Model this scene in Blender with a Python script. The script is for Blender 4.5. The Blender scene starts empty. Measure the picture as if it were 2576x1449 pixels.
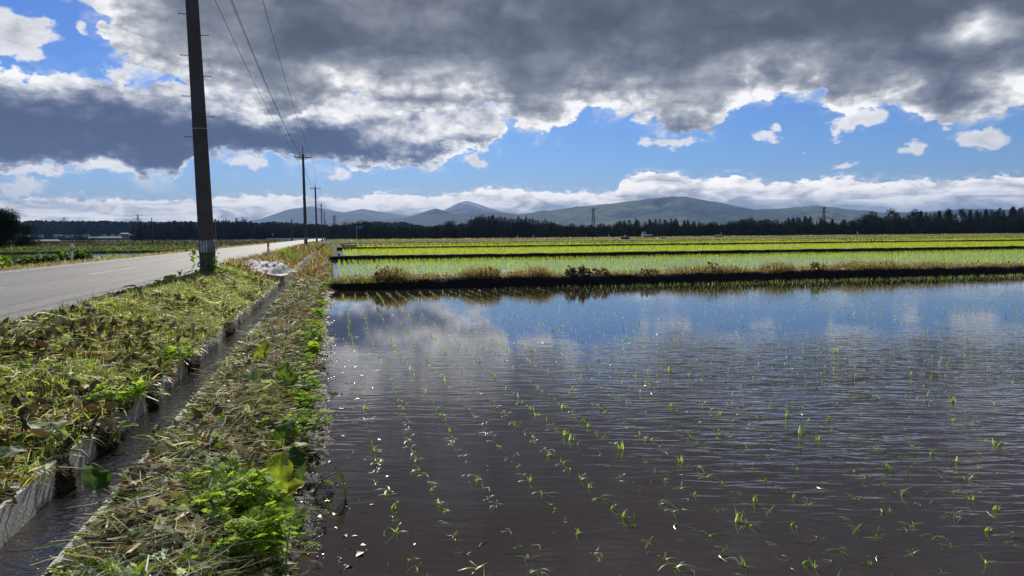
import bpy, math, random
import numpy as np
from mathutils import Vector, Matrix

R = math.radians
rng = np.random.default_rng(7)
random.seed(7)
scene = bpy.context.scene
col = scene.collection

# ----------------------------------------------------------------------------- tags
def tag(o, label=None, cat=None, group=None, kind=None):
    if label: o['label'] = label
    if cat: o['category'] = cat
    if group: o['group'] = group
    if kind: o['kind'] = kind
    return o

def empty(name, loc=(0, 0, 0), rz=0.0):
    o = bpy.data.objects.new(name, None)
    o.empty_display_size = 0.2
    col.objects.link(o)
    o.location = loc
    o.rotation_euler = (0, 0, rz)
    return o

def link(name, me, mat=None, parent=None):
    o = bpy.data.objects.new(name, me)
    col.objects.link(o)
    if mat is not None and len(me.materials) == 0:
        me.materials.append(mat)
    if parent is not None:
        o.parent = parent
    return o

def copy_tree(o, parent=None):
    c = o.copy()
    col.objects.link(c)
    if parent is not None:
        c.parent = parent
    for ch in o.children:
        copy_tree(ch, c)
    return c

# ----------------------------------------------------------------------------- node helper
class NT:
    """small wrapper to write node trees as expressions"""
    def __init__(self, nt):
        self.nt = nt
    def node(self, t, **kw):
        n = self.nt.nodes.new(t)
        for k, v in kw.items():
            setattr(n, k, v)
        return n
    def put(self, s, v):
        if v is None: return
        if hasattr(v, 'is_output') or isinstance(v, bpy.types.NodeSocket):
            self.nt.links.new(v, s)
        else:
            s.default_value = v
    def m(self, op, a, b=None, c=None, clamp=False):
        n = self.node('ShaderNodeMath', operation=op, use_clamp=clamp)
        for i, v in enumerate((a, b, c)):
            if v is not None: self.put(n.inputs[i], v)
        return n.outputs[0]
    def add(self, a, b): return self.m('ADD', a, b)
    def sub(self, a, b): return self.m('SUBTRACT', a, b)
    def mul(self, a, b): return self.m('MULTIPLY', a, b)
    def mx(self, a, b): return self.m('MAXIMUM', a, b)
    def mn(self, a, b): return self.m('MINIMUM', a, b)
    def step(self, x, lo, hi, a=0.0, b=1.0, smooth=True):
        n = self.node('ShaderNodeMapRange', interpolation_type='SMOOTHSTEP' if smooth else 'LINEAR')
        n.clamp = True
        self.put(n.inputs['Value'], x)
        self.put(n.inputs['From Min'], lo); self.put(n.inputs['From Max'], hi)
        self.put(n.inputs['To Min'], a); self.put(n.inputs['To Max'], b)
        return n.outputs[0]
    def mix(self, f, a, b):
        n = self.node('ShaderNodeMix', data_type='RGBA')
        self.put(n.inputs[0], f); self.put(n.inputs[6], a); self.put(n.inputs[7], b)
        return n.outputs[2]
    def mulc(self, a, b):
        n = self.node('ShaderNodeMix', data_type='RGBA', blend_type='MULTIPLY')
        n.inputs[0].default_value = 1.0
        self.put(n.inputs[6], a); self.put(n.inputs[7], b)
        return n.outputs[2]
    def ramp(self, f, stops):
        n = self.node('ShaderNodeValToRGB')
        cr = n.color_ramp
        while len(cr.elements) > 1: cr.elements.remove(cr.elements[-1])
        cr.elements[0].position = stops[0][0]; cr.elements[0].color = (*stops[0][1], 1)
        for p, c in stops[1:]:
            e = cr.elements.new(p); e.color = (*c, 1)
        self.put(n.inputs[0], f)
        return n.outputs[0]
    def noise(self, vec, scale, detail=4.0, rough=0.5, dist=0.0, lac=2.0, typ='FBM', norm=True, dim='3D'):
        n = self.node('ShaderNodeTexNoise', noise_type=typ, noise_dimensions=dim)
        n.normalize = norm
        self.put(n.inputs['Vector'], vec); self.put(n.inputs['Scale'], scale)
        n.inputs['Detail'].default_value = detail; n.inputs['Roughness'].default_value = rough
        n.inputs['Distortion'].default_value = dist; n.inputs['Lacunarity'].default_value = lac
        return n.outputs['Fac']
    def voro(self, vec, scale, feature='F1', rand=1.0, out='Distance', detail=0.0, dim='3D'):
        n = self.node('ShaderNodeTexVoronoi', feature=feature, voronoi_dimensions=dim)
        self.put(n.inputs['Vector'], vec); n.inputs['Scale'].default_value = scale
        n.inputs['Randomness'].default_value = rand
        if 'Detail' in n.inputs and detail: n.inputs['Detail'].default_value = detail
        return n.outputs[out]
    def mapping(self, vec, loc=(0, 0, 0), rot=(0, 0, 0), scale=(1, 1, 1)):
        n = self.node('ShaderNodeMapping')
        self.put(n.inputs[0], vec)
        n.inputs[1].default_value = loc; n.inputs[2].default_value = rot; n.inputs[3].default_value = scale
        return n.outputs[0]
    def xyz(self, x, y, z):
        n = self.node('ShaderNodeCombineXYZ')
        for i, v in enumerate((x, y, z)): self.put(n.inputs[i], v)
        return n.outputs[0]
    def sep(self, v):
        n = self.node('ShaderNodeSeparateXYZ'); self.put(n.inputs[0], v)
        return n.outputs[0], n.outputs[1], n.outputs[2]
    def curve(self, x, pts, x0, x1, y1):
        """piecewise curve y(x), x in [x0,x1], y in [0,y1]"""
        n = self.node('ShaderNodeFloatCurve')
        c = n.mapping.curves[0]
        P = [((px - x0) / (x1 - x0), py / y1) for px, py in pts]
        while len(c.points) < len(P): c.points.new(0.5, 0.5)
        for q, p in zip(c.points, P):
            q.location = p; q.handle_type = 'AUTO_CLAMPED'
        n.mapping.update()
        t = self.step(x, x0, x1, smooth=False)
        self.put(n.inputs['Value'], t)
        return self.mul(n.outputs[0], y1)

# ----------------------------------------------------------------------------- camera
YAW, TILT, ROLL = R(14.42), R(4.31), 0.008
EYE = Vector((0, 0, 1.63))
def make_camera():
    f = Vector((math.sin(YAW) * math.cos(TILT), math.cos(YAW) * math.cos(TILT), -math.sin(TILT)))
    r = Vector((math.cos(YAW), -math.sin(YAW), 0))
    u = r.cross(f)
    c, s = math.cos(ROLL), math.sin(ROLL)
    r2 = c * r - s * u; u2 = c * u + s * r
    cam = bpy.data.cameras.new('camera')
    cam.sensor_width = 36; cam.lens = 1750 / 2576 * 36
    cam.clip_start = 0.05; cam.clip_end = 60000
    o = bpy.data.objects.new('camera', cam); col.objects.link(o)
    m = Matrix((( r2.x, u2.x, -f.x, EYE.x), (r2.y, u2.y, -f.y, EYE.y), (r2.z, u2.z, -f.z, EYE.z), (0, 0, 0, 1)))
    o.matrix_world = m
    scene.camera = o
make_camera()

# ----------------------------------------------------------------------------- sun
SUN_AZ, SUN_EL = 2.0, 33.0          # azimuth clockwise from +Y (the road), elevation
def make_sun():
    l = bpy.data.lights.new('sun', 'SUN'); l.energy = 5.0; l.angle = R(0.53); l.color = (1.0, 0.94, 0.84)
    o = bpy.data.objects.new('sun', l); col.objects.link(o)
    d = Vector((math.sin(R(SUN_AZ)) * math.cos(R(SUN_EL)), math.cos(R(SUN_AZ)) * math.cos(R(SUN_EL)), math.sin(R(SUN_EL))))
    o.rotation_euler = d.to_track_quat('Z', 'Y').to_euler()
make_sun()
# ----------------------------------------------------------------------------- sky with clouds
def make_world():
    w = bpy.data.worlds.new('World'); scene.world = w; w.use_nodes = True
    nt = w.node_tree; nt.nodes.clear(); N = NT(nt)
    out = N.node('ShaderNodeOutputWorld'); bg = N.node('ShaderNodeBackground')
    bg.inputs['Strength'].default_value = 0.1
    nt.links.new(bg.outputs[0], out.inputs[0])
    sky = N.node('ShaderNodeTexSky', sky_type='NISHITA')
    sky.sun_disc = False; sky.sun_elevation = R(SUN_EL); sky.sun_rotation = R(SUN_AZ)
    sky.air_density = 1.3; sky.dust_density = 0.3; sky.ozone_density = 3.0; sky.altitude = 200
    skyc = None
    tc = N.node('ShaderNodeTexCoord'); d = tc.outputs['Generated']
    dn = N.node('ShaderNodeVectorMath', operation='NORMALIZE'); nt.links.new(d, dn.inputs[0]); d = dn.outputs[0]
    x, y, z = N.sep(d)
    az0 = N.mul(N.m('ARCTAN2', x, y), 57.29578)
    el0 = N.mul(N.m('ARCSINE', z), 57.29578)
    skyc = N.mulc(sky.outputs[0], N.ramp(N.step(el0, 0.0, 18.0, smooth=False), [(0.0, (0.42, 0.50, 0.80)), (0.3, (0.30, 0.46, 0.84)), (0.6, (0.27, 0.44, 0.86)), (1.0, (0.25, 0.40, 0.82))]))
    # cloud space: degrees on the sphere, flattened sideways towards the horizon
    P = N.xyz(N.mul(az0, 0.1), N.mul(el0, 0.17), 0.0)
    # domain warp and cauliflower edges
    D2 = dict(dim='2D')
    wa = N.sub(N.noise(P, 3.0, 4, 0.55, **D2), 0.5)
    we = N.sub(N.noise(N.mapping(P, loc=(7.3, 2.1, 0)), 3.0, 5, 0.58, **D2), 0.5)
    az = N.add(az0, N.mul(wa, 2.6)); el = N.add(el0, N.mul(we, 2.0))
    Pw = N.xyz(N.add(N.mul(az0, 0.1), N.mul(wa, 0.10)), N.add(N.mul(el0, 0.17), N.mul(we, 0.10)), 0.0)
    puff = N.sub(0.42, N.voro(Pw, 4.6, 'F1', 1.0, detail=2.0, **D2))
    fine = N.sub(N.noise(Pw, 8.0, 8, 0.66, **D2), 0.5)
    edge = N.add(N.mul(puff, 0.9), N.mul(fine, 1.9))
    # broad interior modelling, perspective plane
    zz = N.add(N.mx(z, 0.0), 0.10)
    Q = N.xyz(N.m('DIVIDE', x, zz), N.m('DIVIDE', y, zz), 0.0)
    Qs = N.mapping(Q, rot=(0, 0, R(-35)), scale=(0.7, 1.4, 1))
    streak = N.noise(Qs, 0.9, 5, 0.46, 0.8, **D2)
    med = N.noise(Pw, 1.7, 7, 0.5, 0.3, **D2)

    X0, X1 = -40.0, 70.0
    EA = N.curve(az, [(-40, 12.5), (-16, 12.5), (-11.4, 10.9), (-8.8, 10.3), (-5.5, 9.6), (-3.2, 8.6), (-1.1, 9.6), (2.2, 10.2), (5.3, 9.8), (9.5, 9.6), (12.7, 9.8), (14.6, 8.6), (17.2, 7.9), (19.4, 9.0), (21.3, 9.7), (23.2, 8.9), (25.7, 8.9), (27.6, 7.3), (30.3, 7.5), (32.1, 8.9), (33.5, 9.9), (35.2, 10.0), (38.0, 9.6), (39.9, 8.2), (42.9, 8.6), (45.1, 7.4), (46.6, 6.9), (48.4, 7.5), (50.4, 8.1), (70, 8.5)], X0, X1, 20)
    sA = N.mn(N.sub(el, EA), N.mul(N.add(az, N.add(15.0, N.mul(N.sub(el, 13.0), 0.35))), 0.75))
    sA = N.add(sA, edge)
    BT = N.curve(az, [(-40, 11.5), (-21.3, 11.8), (-19.1, 11.1), (-15.7, 11.3), (-11.4, 11.4), (-6.6, 11.4), (-0.8, 11.5), (5.3, 11.3), (11.7, 10.9), (14.3, 9.4), (16.5, 4), (70, 2)], X0, X1, 20)
    BB = N.curve(az, [(-40, 4.3), (-21.6, 4.4), (-18.3, 4.5), (-15.2, 4.9), (-14.2, 4.6), (-12.2, 4.0), (-10.9, 4.1), (-9.9, 5.7), (-6.7, 5.9), (-3.9, 5.7), (0.0, 5.2), (5.2, 5.1), (7.8, 5.3), (10.0, 6.4), (12.6, 6.8), (13.9, 8.4), (16, 12), (70, 14)], X0, X1, 20)
    sB = N.add(N.mn(N.sub(BT, el), N.sub(el, BB)), N.mul(edge, 0.8))
    CT = N.curve(az, [(-40, 2.8), (-18.4, 2.9), (-10.2, 3.0), (-6.8, 3.3), (-2.5, 3.4), (1.4, 3.2), (4.6, 3.7), (7.8, 3.5), (11.6, 3.9), (14.9, 4.0), (19.7, 3.6), (22.6, 3.8), (24.0, 4.9), (27.3, 5.0), (29.5, 4.5), (31.8, 4.7), (35.0, 4.0), (39.2, 4.2), (43.1, 3.8), (46.7, 3.8), (70, 3.6)], X0, X1, 10)
    elC = N.add(el0, N.mul(we, 0.7)); 
    Pc = N.xyz(N.mul(az0, 0.20), N.mul(el0, 0.42), 3.0)
    puffC = N.sub(0.45, N.voro(Pc, 4.0, 'F1', 1.0, detail=2.0, **D2))
    fineC = N.sub(N.noise(Pc, 6.0, 8, 0.62, **D2), 0.5)
    sC = N.add(N.sub(CT, elC), N.add(N.mul(puffC, 0.35), N.mul(fineC, 0.55)))

    # little clouds: flattened blobs
    def blob(a, e, ra, re, k=1.0):
        da = N.m('DIVIDE', N.sub(az, a), ra); de = N.m('DIVIDE', N.sub(el, e), re)
        r = N.m('SQRT', N.add(N.mul(da, da), N.mul(de, de)))
        return N.mul(N.sub(1.0, r), k)
    bl = None
    for b in [(-20.6, 13.2, 2.9, 2.0, 1.6), (34.0, 7.3, 1.5, 0.7, .9), (35.0, 8.1, .7, .8, .7), (44.3, 5.9, 1.3, .5, .7), (39.6, 5.0, 1.1, .4, .6), (48.2, 6.3, 2.2, .8, 1),
              (40.6, 8.0, 3.2, .9, 1.2), (27.2, 7.2, 2.6, .8, 1), (11.4, 5.9, 1.4, 1.0, .9), (-16.5, 16.4, 3.0, .9, .7), (-20.4, 3.7, 3.0, .9, .9), (-16.4, 14.0, .8, .7, .5),
              (-14.2, 11.8, 1.6, 1.2, .8), (-19.5, 16.6, 2.0, 1.0, .7), (0.6, 4.9, 1.2, .5, .6), (37.0, 6.2, .4, .2, .3), (25.5, 6.9, .5, .25, .3), (60, 7, 4, 1, 1), (-14.6, 5.0, 3.4, .75, 1.0), (-11.5, 5.1, 1.7, .95, 1.0), (-20.5, 4.7, 3.6, .55, .9), (-6.0, 5.6, 2.4, .5, .7)]:
        s = blob(*b); bl = s if bl is None else N.mx(bl, s)
    sS = N.add(bl, N.mul(edge, 0.55))

    WHITE = (0.97, 0.98, 1.0)
    def rel(s0, depth, extra):   # 0 at the lit rim, 1 deep inside
        return N.step(N.add(N.m('DIVIDE', s0, depth), extra), 0.0, 1.0, smooth=False)
    c = skyc
    w.cycles.sampling_method = 'MANUAL'; w.cycles.sample_map_resolution = 512
    k10 = lambda t: tuple(10 * v for v in t)
    def layer(c, s, w, colr):
        a = N.step(s, -0.02, w)
        return N.mix(a, c, colr)
    # far bank along the horizon
    nC = N.sub(N.noise(N.mapping(Pc, scale=(0.55, 1, 1)), 2.4, 8, 0.62, 0.5, **D2), 0.5)
    tC = N.add(rel(sC, 3.4, N.mul(puffC, -0.3)), N.mul(nC, 1.9))
    cC = N.ramp(tC, [(0.0, k10((1.2, 1.17, 1.13))), (0.25, k10((1.08, 1.06, 1.04))), (0.48, k10((0.74, 0.75, 0.76))), (0.75, k10((0.42, 0.45, 0.50))), (1.0, k10((0.32, 0.36, 0.42)))])
    c = N.mix(N.mul(N.step(sC, -0.55, 0.2), N.step(fineC, -0.15, 0.2, 0.0, 0.5)), c, k10((0.85, 0.86, 0.87)) + (1,))
    c = layer(c, sC, 0.22, cC)
    # little clouds
    tS = rel(sS, 1.6, N.add(N.add(N.mul(N.sub(med, 0.5), 1.1), N.mul(fine, 0.5)), -0.02))
    cS = N.ramp(tS, [(0.0, k10((0.84, 0.86, 0.90))), (0.5, k10((0.66, 0.68, 0.72))), (1.0, k10((0.40, 0.43, 0.50)))])
    c = layer(c, sS, 0.4, cS)
    # long band at the left
    sBt = N.add(N.sub(BT, el), N.mul(edge, 0.8)); sBb = N.add(N.sub(el, BB), N.mul(edge, 0.8))
    rB = N.mn(N.m('DIVIDE', sBt, 3.6), N.m('DIVIDE', sBb, 1.1))
    tB = N.add(N.step(rB, 0.0, 1.0, 0.0, 0.92, smooth=False), N.add(N.mul(N.sub(med, 0.5), 0.9), N.add(N.mul(N.sub(streak, 0.5), 0.45), N.add(N.mul(puff, -0.50), N.mul(fine, 0.22)))))
    tB = N.sub(tB, N.mul(N.mx(N.mx(blob(8.0, 7.6, 8.5, 2.4, 1.0), blob(-2.0, 9.4, 8.0, 1.3, 1.0)), 0.0), 0.8))
    cB = N.ramp(tB, [(0.0, k10(WHITE)), (0.22, k10((0.68, 0.70, 0.74))), (0.42, k10((0.36, 0.39, 0.47))), (0.65, k10((0.14, 0.17, 0.26))), (0.85, k10((0.085, 0.108, 0.19))), (1.0, k10((0.07, 0.09, 0.16)))])
    veil = N.step(N.noise(Pw, 3.6, 7, 0.62, 0.6, **D2), 0.40, 0.72, 0.0, 0.7)
    c = N.mix(N.mul(N.step(sB, -1.3, 0.5), veil), c, k10((0.78, 0.82, 0.88)) + (1,))
    c = layer(c, sB, 0.32, cB)
    # the big dark deck overhead
    dep = N.add(N.mul(N.sub(med, 0.5), 0.85), N.mul(N.sub(streak, 0.5), 1.0))
    hole = blob(47.5, 13.2, 3.5, 1.6, 1.0)
    hole2 = blob(50.5, 9.8, 4.5, 2.0, 1.0)
    hole3 = blob(31, 12.6, 5.0, 1.5, 0.45)
    hs = N.add(N.mul(N.mx(hole, 0.0), 0.75), N.add(N.mul(N.mx(hole2, 0.0), 0.5), N.mul(N.mx(hole3, 0.0), 0.6)))
    rA = N.step(sA, 0.0, 4.4, -0.04, 0.78, smooth=False)
    rimw = N.step(sA, 1.0, 4.0, 1.0, 0.25)
    tA = N.sub(N.add(rA, N.add(dep, N.mul(rimw, N.add(N.mul(puff, -0.55), N.mul(fine, 0.25))))), hs)
    cA = N.ramp(tA, [(0.0, k10(WHITE)), (0.16, k10((0.70, 0.72, 0.74))), (0.34, k10((0.40, 0.42, 0.46))), (0.55, k10((0.23, 0.25, 0.295))), (0.8, k10((0.125, 0.14, 0.18))), (1.0, k10((0.085, 0.097, 0.13)))])
    c = N.mix(N.mul(N.step(sA, -1.2, 0.5), veil), c, k10((0.80, 0.83, 0.88)) + (1,))
    c = layer(c, sA, 0.35, cA)
    gain = N.ramp(N.step(el0, 0.0, 25.0, smooth=False), [(0.0, (1.5, 1.45, 1.4)), (0.16, (1.38, 1.33, 1.28)), (0.32, (1.24, 1.2, 1.16)), (0.56, (1.12, 1.1, 1.08)), (1.0, (1.05, 1.04, 1.03))])
    c = N.mulc(c, gain)
    below = N.step(z, -0.02, 0.0)
    c = N.mix(below, k10((0.30, 0.34, 0.42)) + (1,), c)
    nt.links.new(c, bg.inputs['Color'])
make_world()
scene.view_settings.view_transform = 'Standard'
scene.view_settings.look = 'None'
scene.view_settings.exposure = 0
scene.view_settings.gamma = 1
# ----------------------------------------------------------------------------- numpy mesh tools
def mesh_np(name, verts, faces, colors=None, smooth=False):
    """verts (N,3); faces: list of int arrays (M,3) or (M,4)"""
    me = bpy.data.meshes.new(name)
    verts = np.asarray(verts, dtype=np.float32)
    fl = [np.asarray(f, dtype=np.int32) for f in faces if len(f)]
    loops = np.concatenate([f.ravel() for f in fl])
    counts = np.concatenate([np.full(len(f), f.shape[1], dtype=np.int32) for f in fl])
    starts = np.concatenate([[0], np.cumsum(counts)[:-1]]).astype(np.int32)
    me.vertices.add(len(verts)); me.vertices.foreach_set('co', verts.ravel())
    me.loops.add(len(loops)); me.loops.foreach_set('vertex_index', loops)
    me.polygons.add(len(counts)); me.polygons.foreach_set('loop_start', starts)
    me.polygons.foreach_set('loop_total', counts)
    if smooth:
        me.polygons.foreach_set('use_smooth', np.ones(len(counts), dtype=bool))
    me.update(calc_edges=True)
    if colors is not None:
        a = me.attributes.new('col', 'FLOAT_COLOR', 'POINT')
        c = np.ones((len(verts), 4), dtype=np.float32); c[:, :3] = colors
        a.data.foreach_set('color', c.ravel())
    return me

class MB:
    """collects simple solids into one mesh"""
    def __init__(self):
        self.v = []; self.q = []; self.t = []; self.n = 0; self.ng = []
    def _add(self, v):
        s = self.n; self.v.append(np.asarray(v, dtype=np.float32)); self.n += len(v); return s
    def prism(self, base, top):
        """two rings with equal counts -> closed solid"""
        k = len(base); s = self._add(list(base) + list(top))
        for i in range(k):
            j = (i + 1) % k
            self.q.append((s + i, s + j, s + k + j, s + k + i))
        self.ng.append([s + i for i in reversed(range(k))]); self.ng.append([s + k + i for i in range(k)])
    def box(self, c, d, rz=0.0):
        cx, cy, cz = c; a, b, h = d[0] / 2, d[1] / 2, d[2] / 2
        ca, sa = math.cos(rz), math.sin(rz)
        ring = [(-a, -b), (a, -b), (a, b), (-a, b)]
        P = [(cx + x * ca - y * sa, cy + x * sa + y * ca) for x, y in ring]
        self.prism([(x, y, cz - h) for x, y in P], [(x, y, cz + h) for x, y in P])
    def tube(self, pts, rad, n=8):
        """round bar along a polyline, radius per point or one value"""
        pts = [Vector(p) for p in pts]
        rad = [rad] * len(pts) if not hasattr(rad, '__len__') else rad
        rings = []
        prev = None
        for i, p in enumerate(pts):
            t = (pts[min(i + 1, len(pts) - 1)] - pts[max(i - 1, 0)]).normalized()
            if prev is None:
                ref = Vector((0, 0, 1)) if abs(t.z) < 0.9 else Vector((1, 0, 0))
                a = t.cross(ref).normalized()
            else:
                a = (prev - t * prev.dot(t)).normalized()
            prev = a; b = t.cross(a)
            rings.append([p + (a * math.cos(2 * math.pi * k / n) + b * math.sin(2 * math.pi * k / n)) * rad[i] for k in range(n)])
        s = self._add([v for r in rings for v in r])
        for i in range(len(rings) - 1):
            for k in range(n):
                j = (k + 1) % n
                self.q.append((s + i * n + k, s + i * n + j, s + (i + 1) * n + j, s + (i + 1) * n + k))
        self.ng.append([s + k for k in reversed(range(n))])
        e = s + (len(rings) - 1) * n
        self.ng.append([e + k for k in range(n)])
    def build(self, name, mat, parent=None, smooth=False):
        me = bpy.data.meshes.new(name)
        v = np.concatenate(self.v)
        me.from_pydata(v.tolist(), [], [list(f) for f in self.q] + self.ng)
        me.update()
        import bmesh
        bm = bmesh.new(); bm.from_mesh(me); bmesh.ops.recalc_face_normals(bm, faces=bm.faces); bm.to_mesh(me); bm.free()
        if smooth:
            for p in me.polygons:
                p.use_smooth = len(p.vertices) == 4
        return link(name, me, mat, parent)

def vnoise(x, y, seed=0):
    """smooth lattice noise in [-1,1]"""
    xi = np.floor(x).astype(np.int64); yi = np.floor(y).astype(np.int64)
    fx = x - xi; fy = y - yi
    fx = fx * fx * (3 - 2 * fx); fy = fy * fy * (3 - 2 * fy)
    def h(a, b):
        n = (a * 374761393 + b * 668265263 + seed * 974711) & 0xFFFFFFFF
        n = ((n ^ (n >> 13)) * 1274126177) & 0xFFFFFFFF
        return ((n ^ (n >> 16)) & 0xFFFF) / 32767.5 - 1.0
    return (h(xi, yi) * (1 - fx) + h(xi + 1, yi) * fx) * (1 - fy) + (h(xi, yi + 1) * (1 - fx) + h(xi + 1, yi + 1) * fx) * fy

def fbm(x, y, seed=0, o=4, g=0.5):
    x = np.asarray(x, dtype=float); y = np.asarray(y, dtype=float)
    s = 0; a = 1.0; t = 0
    for i in range(o):
        s = s + a * vnoise(x * 2 ** i, y * 2 ** i, seed + i * 17); t += a; a *= g
    return s / t

def sstep(x, a, b):
    t = np.clip((np.asarray(x, dtype=float) - a) / (b - a), 0, 1)
    return t * t * (3 - 2 * t)

def grid_faces(nu, nv):
    i = np.arange(nu - 1)[:, None] * nv + np.arange(nv - 1)[None, :]
    i = i.ravel()
    return np.stack([i, i + nv, i + nv + 1, i + 1], 1)

def sheet(name, xs, ys, zf, mat, parent=None, smooth=True, col_f=None):
    X, Y = np.meshgrid(np.asarray(xs, float), np.asarray(ys, float), indexing='ij')
    Z = zf(X, Y) if callable(zf) else np.full_like(X, zf)
    v = np.stack([X, Y, Z], -1).reshape(-1, 3)
    me = mesh_np(name, v, [grid_faces(len(xs), len(ys))], smooth=smooth)
    return link(name, me, mat, parent)

# view cone of the photograph: what lies far outside it is not built
def in_view(P, margin=2.0, up=25.0):
    P = np.asarray(P, float)
    az = np.degrees(np.arctan2(P[:, 0], P[:, 1]))
    return (az > -22.5 - margin) & (az < 51.5 + margin) & (P[:, 1] > 0)
def in_frame(P, k=1.0):
    P = np.asarray(P, float) - np.array(EYE)
    f = np.array([math.sin(YAW) * math.cos(TILT), math.cos(YAW) * math.cos(TILT), -math.sin(TILT)])
    r = np.array([math.cos(YAW), -math.sin(YAW), 0]); u = np.cross(r, f)
    d = P @ f; x = 1750 * (P @ r) / d; y = 1750 * (P @ u) / d
    x, y = x + 0.008 * -y, y + 0.008 * x
    return (d > 0) & (np.abs(x) < 1275 * k) & (np.abs(y) < 715 * k), d

# ----------------------------------------------------------------------------- materials
MATS = {}
def newmat(name):
    m = bpy.data.materials.new(name); m.use_nodes = True
    nt = m.node_tree; nt.nodes.clear()
    N = NT(nt); out = N.node('ShaderNodeOutputMaterial')
    return m, N, out
def princ(N, base, rough=0.6, spec=0.5, normal=None, metal=0.0, ior=None):
    p = N.node('ShaderNodeBsdfPrincipled')
    N.put(p.inputs['Base Color'], base if not isinstance(base, tuple) else (*base[:3], 1))
    N.put(p.inputs['Roughness'], rough)
    N.put(p.inputs['Specular IOR Level'], spec); N.put(p.inputs['Metallic'], metal)
    if ior: p.inputs['IOR'].default_value = ior
    if normal is not None: N.put(p.inputs['Normal'], normal)
    return p.outputs[0]
def bump(N, h, dist, strength=1.0):
    b = N.node('ShaderNodeBump'); b.inputs['Strength'].default_value = strength
    N.put(b.inputs['Distance'], dist); N.put(b.inputs['Height'], h)
    return b.outputs[0]
def pos(N):
    return N.node('ShaderNodeNewGeometry').outputs['Position']
def objc(N):
    return N.node('ShaderNodeTexCoord').outputs['Object']

def simple(name, c, rough=0.6, spec=0.4, var=0.25, scale=3.0, bumpd=0.0, metal=0.0, bs=40, spots=None):
    """one real colour with soft wear in it"""
    m, N, out = newmat(name)
    o = objc(N)
    n = N.noise(o, scale, 6, 0.6)
    k = N.step(n, 0.25, 0.75, 1 - var, 1 + var, smooth=False)
    v = N.node('ShaderNodeVectorMath', operation='SCALE')
    v.inputs[0].default_value = c; N.put(v.inputs['Scale'], k)
    base = v.outputs[0]
    if spots:
        base = N.mix(N.step(N.noise(o, spots[1], 5, 0.65), spots[2], spots[2] + 0.12), base, (*spots[0], 1))
    nrm = bump(N, N.noise(o, bs, 5, 0.6), bumpd) if bumpd else None
    N.nt.links.new(princ(N, base, rough, spec, nrm, metal), out.inputs[0])
    MATS[name] = m
    return m

def veg(name, transl=0.4, rough=0.55, spec=0.3, gain=1.0, varscale=0.0, tint=(1.25, 1.35, .75)):
    """leaf colour from the piece's own colour, light passes through"""
    m, N, out = newmat(name)
    a = N.node('ShaderNodeAttribute', attribute_name='col').outputs['Color']
    if varscale:
        n = N.noise(pos(N), varscale, 4, 0.6)
        a = N.mulc(a, N.ramp(n, [(0.3, (0.6, 0.65, 0.6)), (0.7, (1.3, 1.25, 1.2))]))
    tr = N.node('ShaderNodeBsdfTranslucent')
    tc = N.mulc(a, (tint[0] * gain, tint[1] * gain, tint[2] * gain, 1))
    N.put(tr.inputs['Color'], tc)
    mixn = N.node('ShaderNodeMixShader'); mixn.inputs[0].default_value = transl
    N.nt.links.new(princ(N, a, rough, spec), mixn.inputs[1]); N.nt.links.new(tr.outputs[0], mixn.inputs[2])
    N.nt.links.new(mixn.outputs[0], out.inputs[0])
    MATS[name] = m
    return m

veg('litter', 0.5, 0.45, 0.45, 1.3)
veg('clippings', 0.42, 0.5, 0.35, 1.2, tint=(1.2, 1.22, .85))
veg('withered', 0.15, 0.6, 0.3)
veg('bigleaf', 0.55, 0.5, 0.3, 1.1, 26)
veg('leafy', 0.6, 0.55, 0.22, 1.2)
veg('rice', 0.6, 0.38, 0.5, 1.25)
veg('ricefar', 0.65, 0.5, 0.3, 1.25)
veg('dryweed', 0.45, 0.7, 0.2)
veg('treeleaf', 0.12, 0.9, 0.02)
veg('needles', 0.05, 0.9, 0.02)
simple('pole_concrete', (0.105, 0.093, 0.085), 0.85, 0.25, 0.3, 2.0, 0.002, spots=((0.15, 0.12, 0.10), 5, 0.62))
simple('steel', (0.30, 0.31, 0.32), 0.45, 0.5, 0.2, 6, metal=0.7)
simple('dark_steel', (0.09, 0.09, 0.09), 0.55, 0.5, 0.2, 6, metal=0.4)
simple('porcelain', (0.75, 0.75, 0.72), 0.25, 0.5, 0.1, 6)
simple('cable', (0.03, 0.03, 0.03), 0.6, 0.3, 0.1, 6)
simple('white_paint', (0.78, 0.77, 0.74), 0.5, 0.4, 0.12, 9, spots=((0.45, 0.42, 0.37), 14, 0.62))
simple('plate_grey', (0.20, 0.22, 0.25), 0.5, 0.4, 0.15, 9)
simple('orange', (0.80, 0.24, 0.02), 0.35, 0.5, 0.1, 9)
simple('red_band', (0.45, 0.05, 0.03), 0.5, 0.4, 0.1, 9)
simple('wood', (0.55, 0.45, 0.30), 0.75, 0.2, 0.25, 18)
simple('bark', (0.055, 0.045, 0.035), 0.9, 0.2, 0.3, 4)
simple('glass_dark', (0.03, 0.035, 0.04), 0.08, 0.6, 0.1, 3)
simple('truck_white', (0.72, 0.74, 0.76), 0.35, 0.5, 0.08, 3)
simple('rubber', (0.025, 0.025, 0.025), 0.8, 0.3, 0.1, 5)
simple('wall_white', (0.75, 0.76, 0.78), 0.6, 0.3, 0.12, 0.3)
simple('wall_grey', (0.34, 0.33, 0.32), 0.7, 0.3, 0.2, 0.3)
simple('wall_shaded', (0.30, 0.31, 0.33), 0.7, 0.2, 0.15, 0.3)  # white walls greyed down: cloud shadow is put into the colour
simple('wall_dim', (0.12, 0.12, 0.13), 0.8, 0.2, 0.2, 0.3)  # darker village wall, cloud shadow again mixed into the colour
simple('roof_dim', (0.22, 0.24, 0.27), 0.7, 0.2, 0.2, 0.3)
simple('roof_grey', (0.22, 0.23, 0.25), 0.6, 0.4, 0.2, 0.3)
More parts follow.
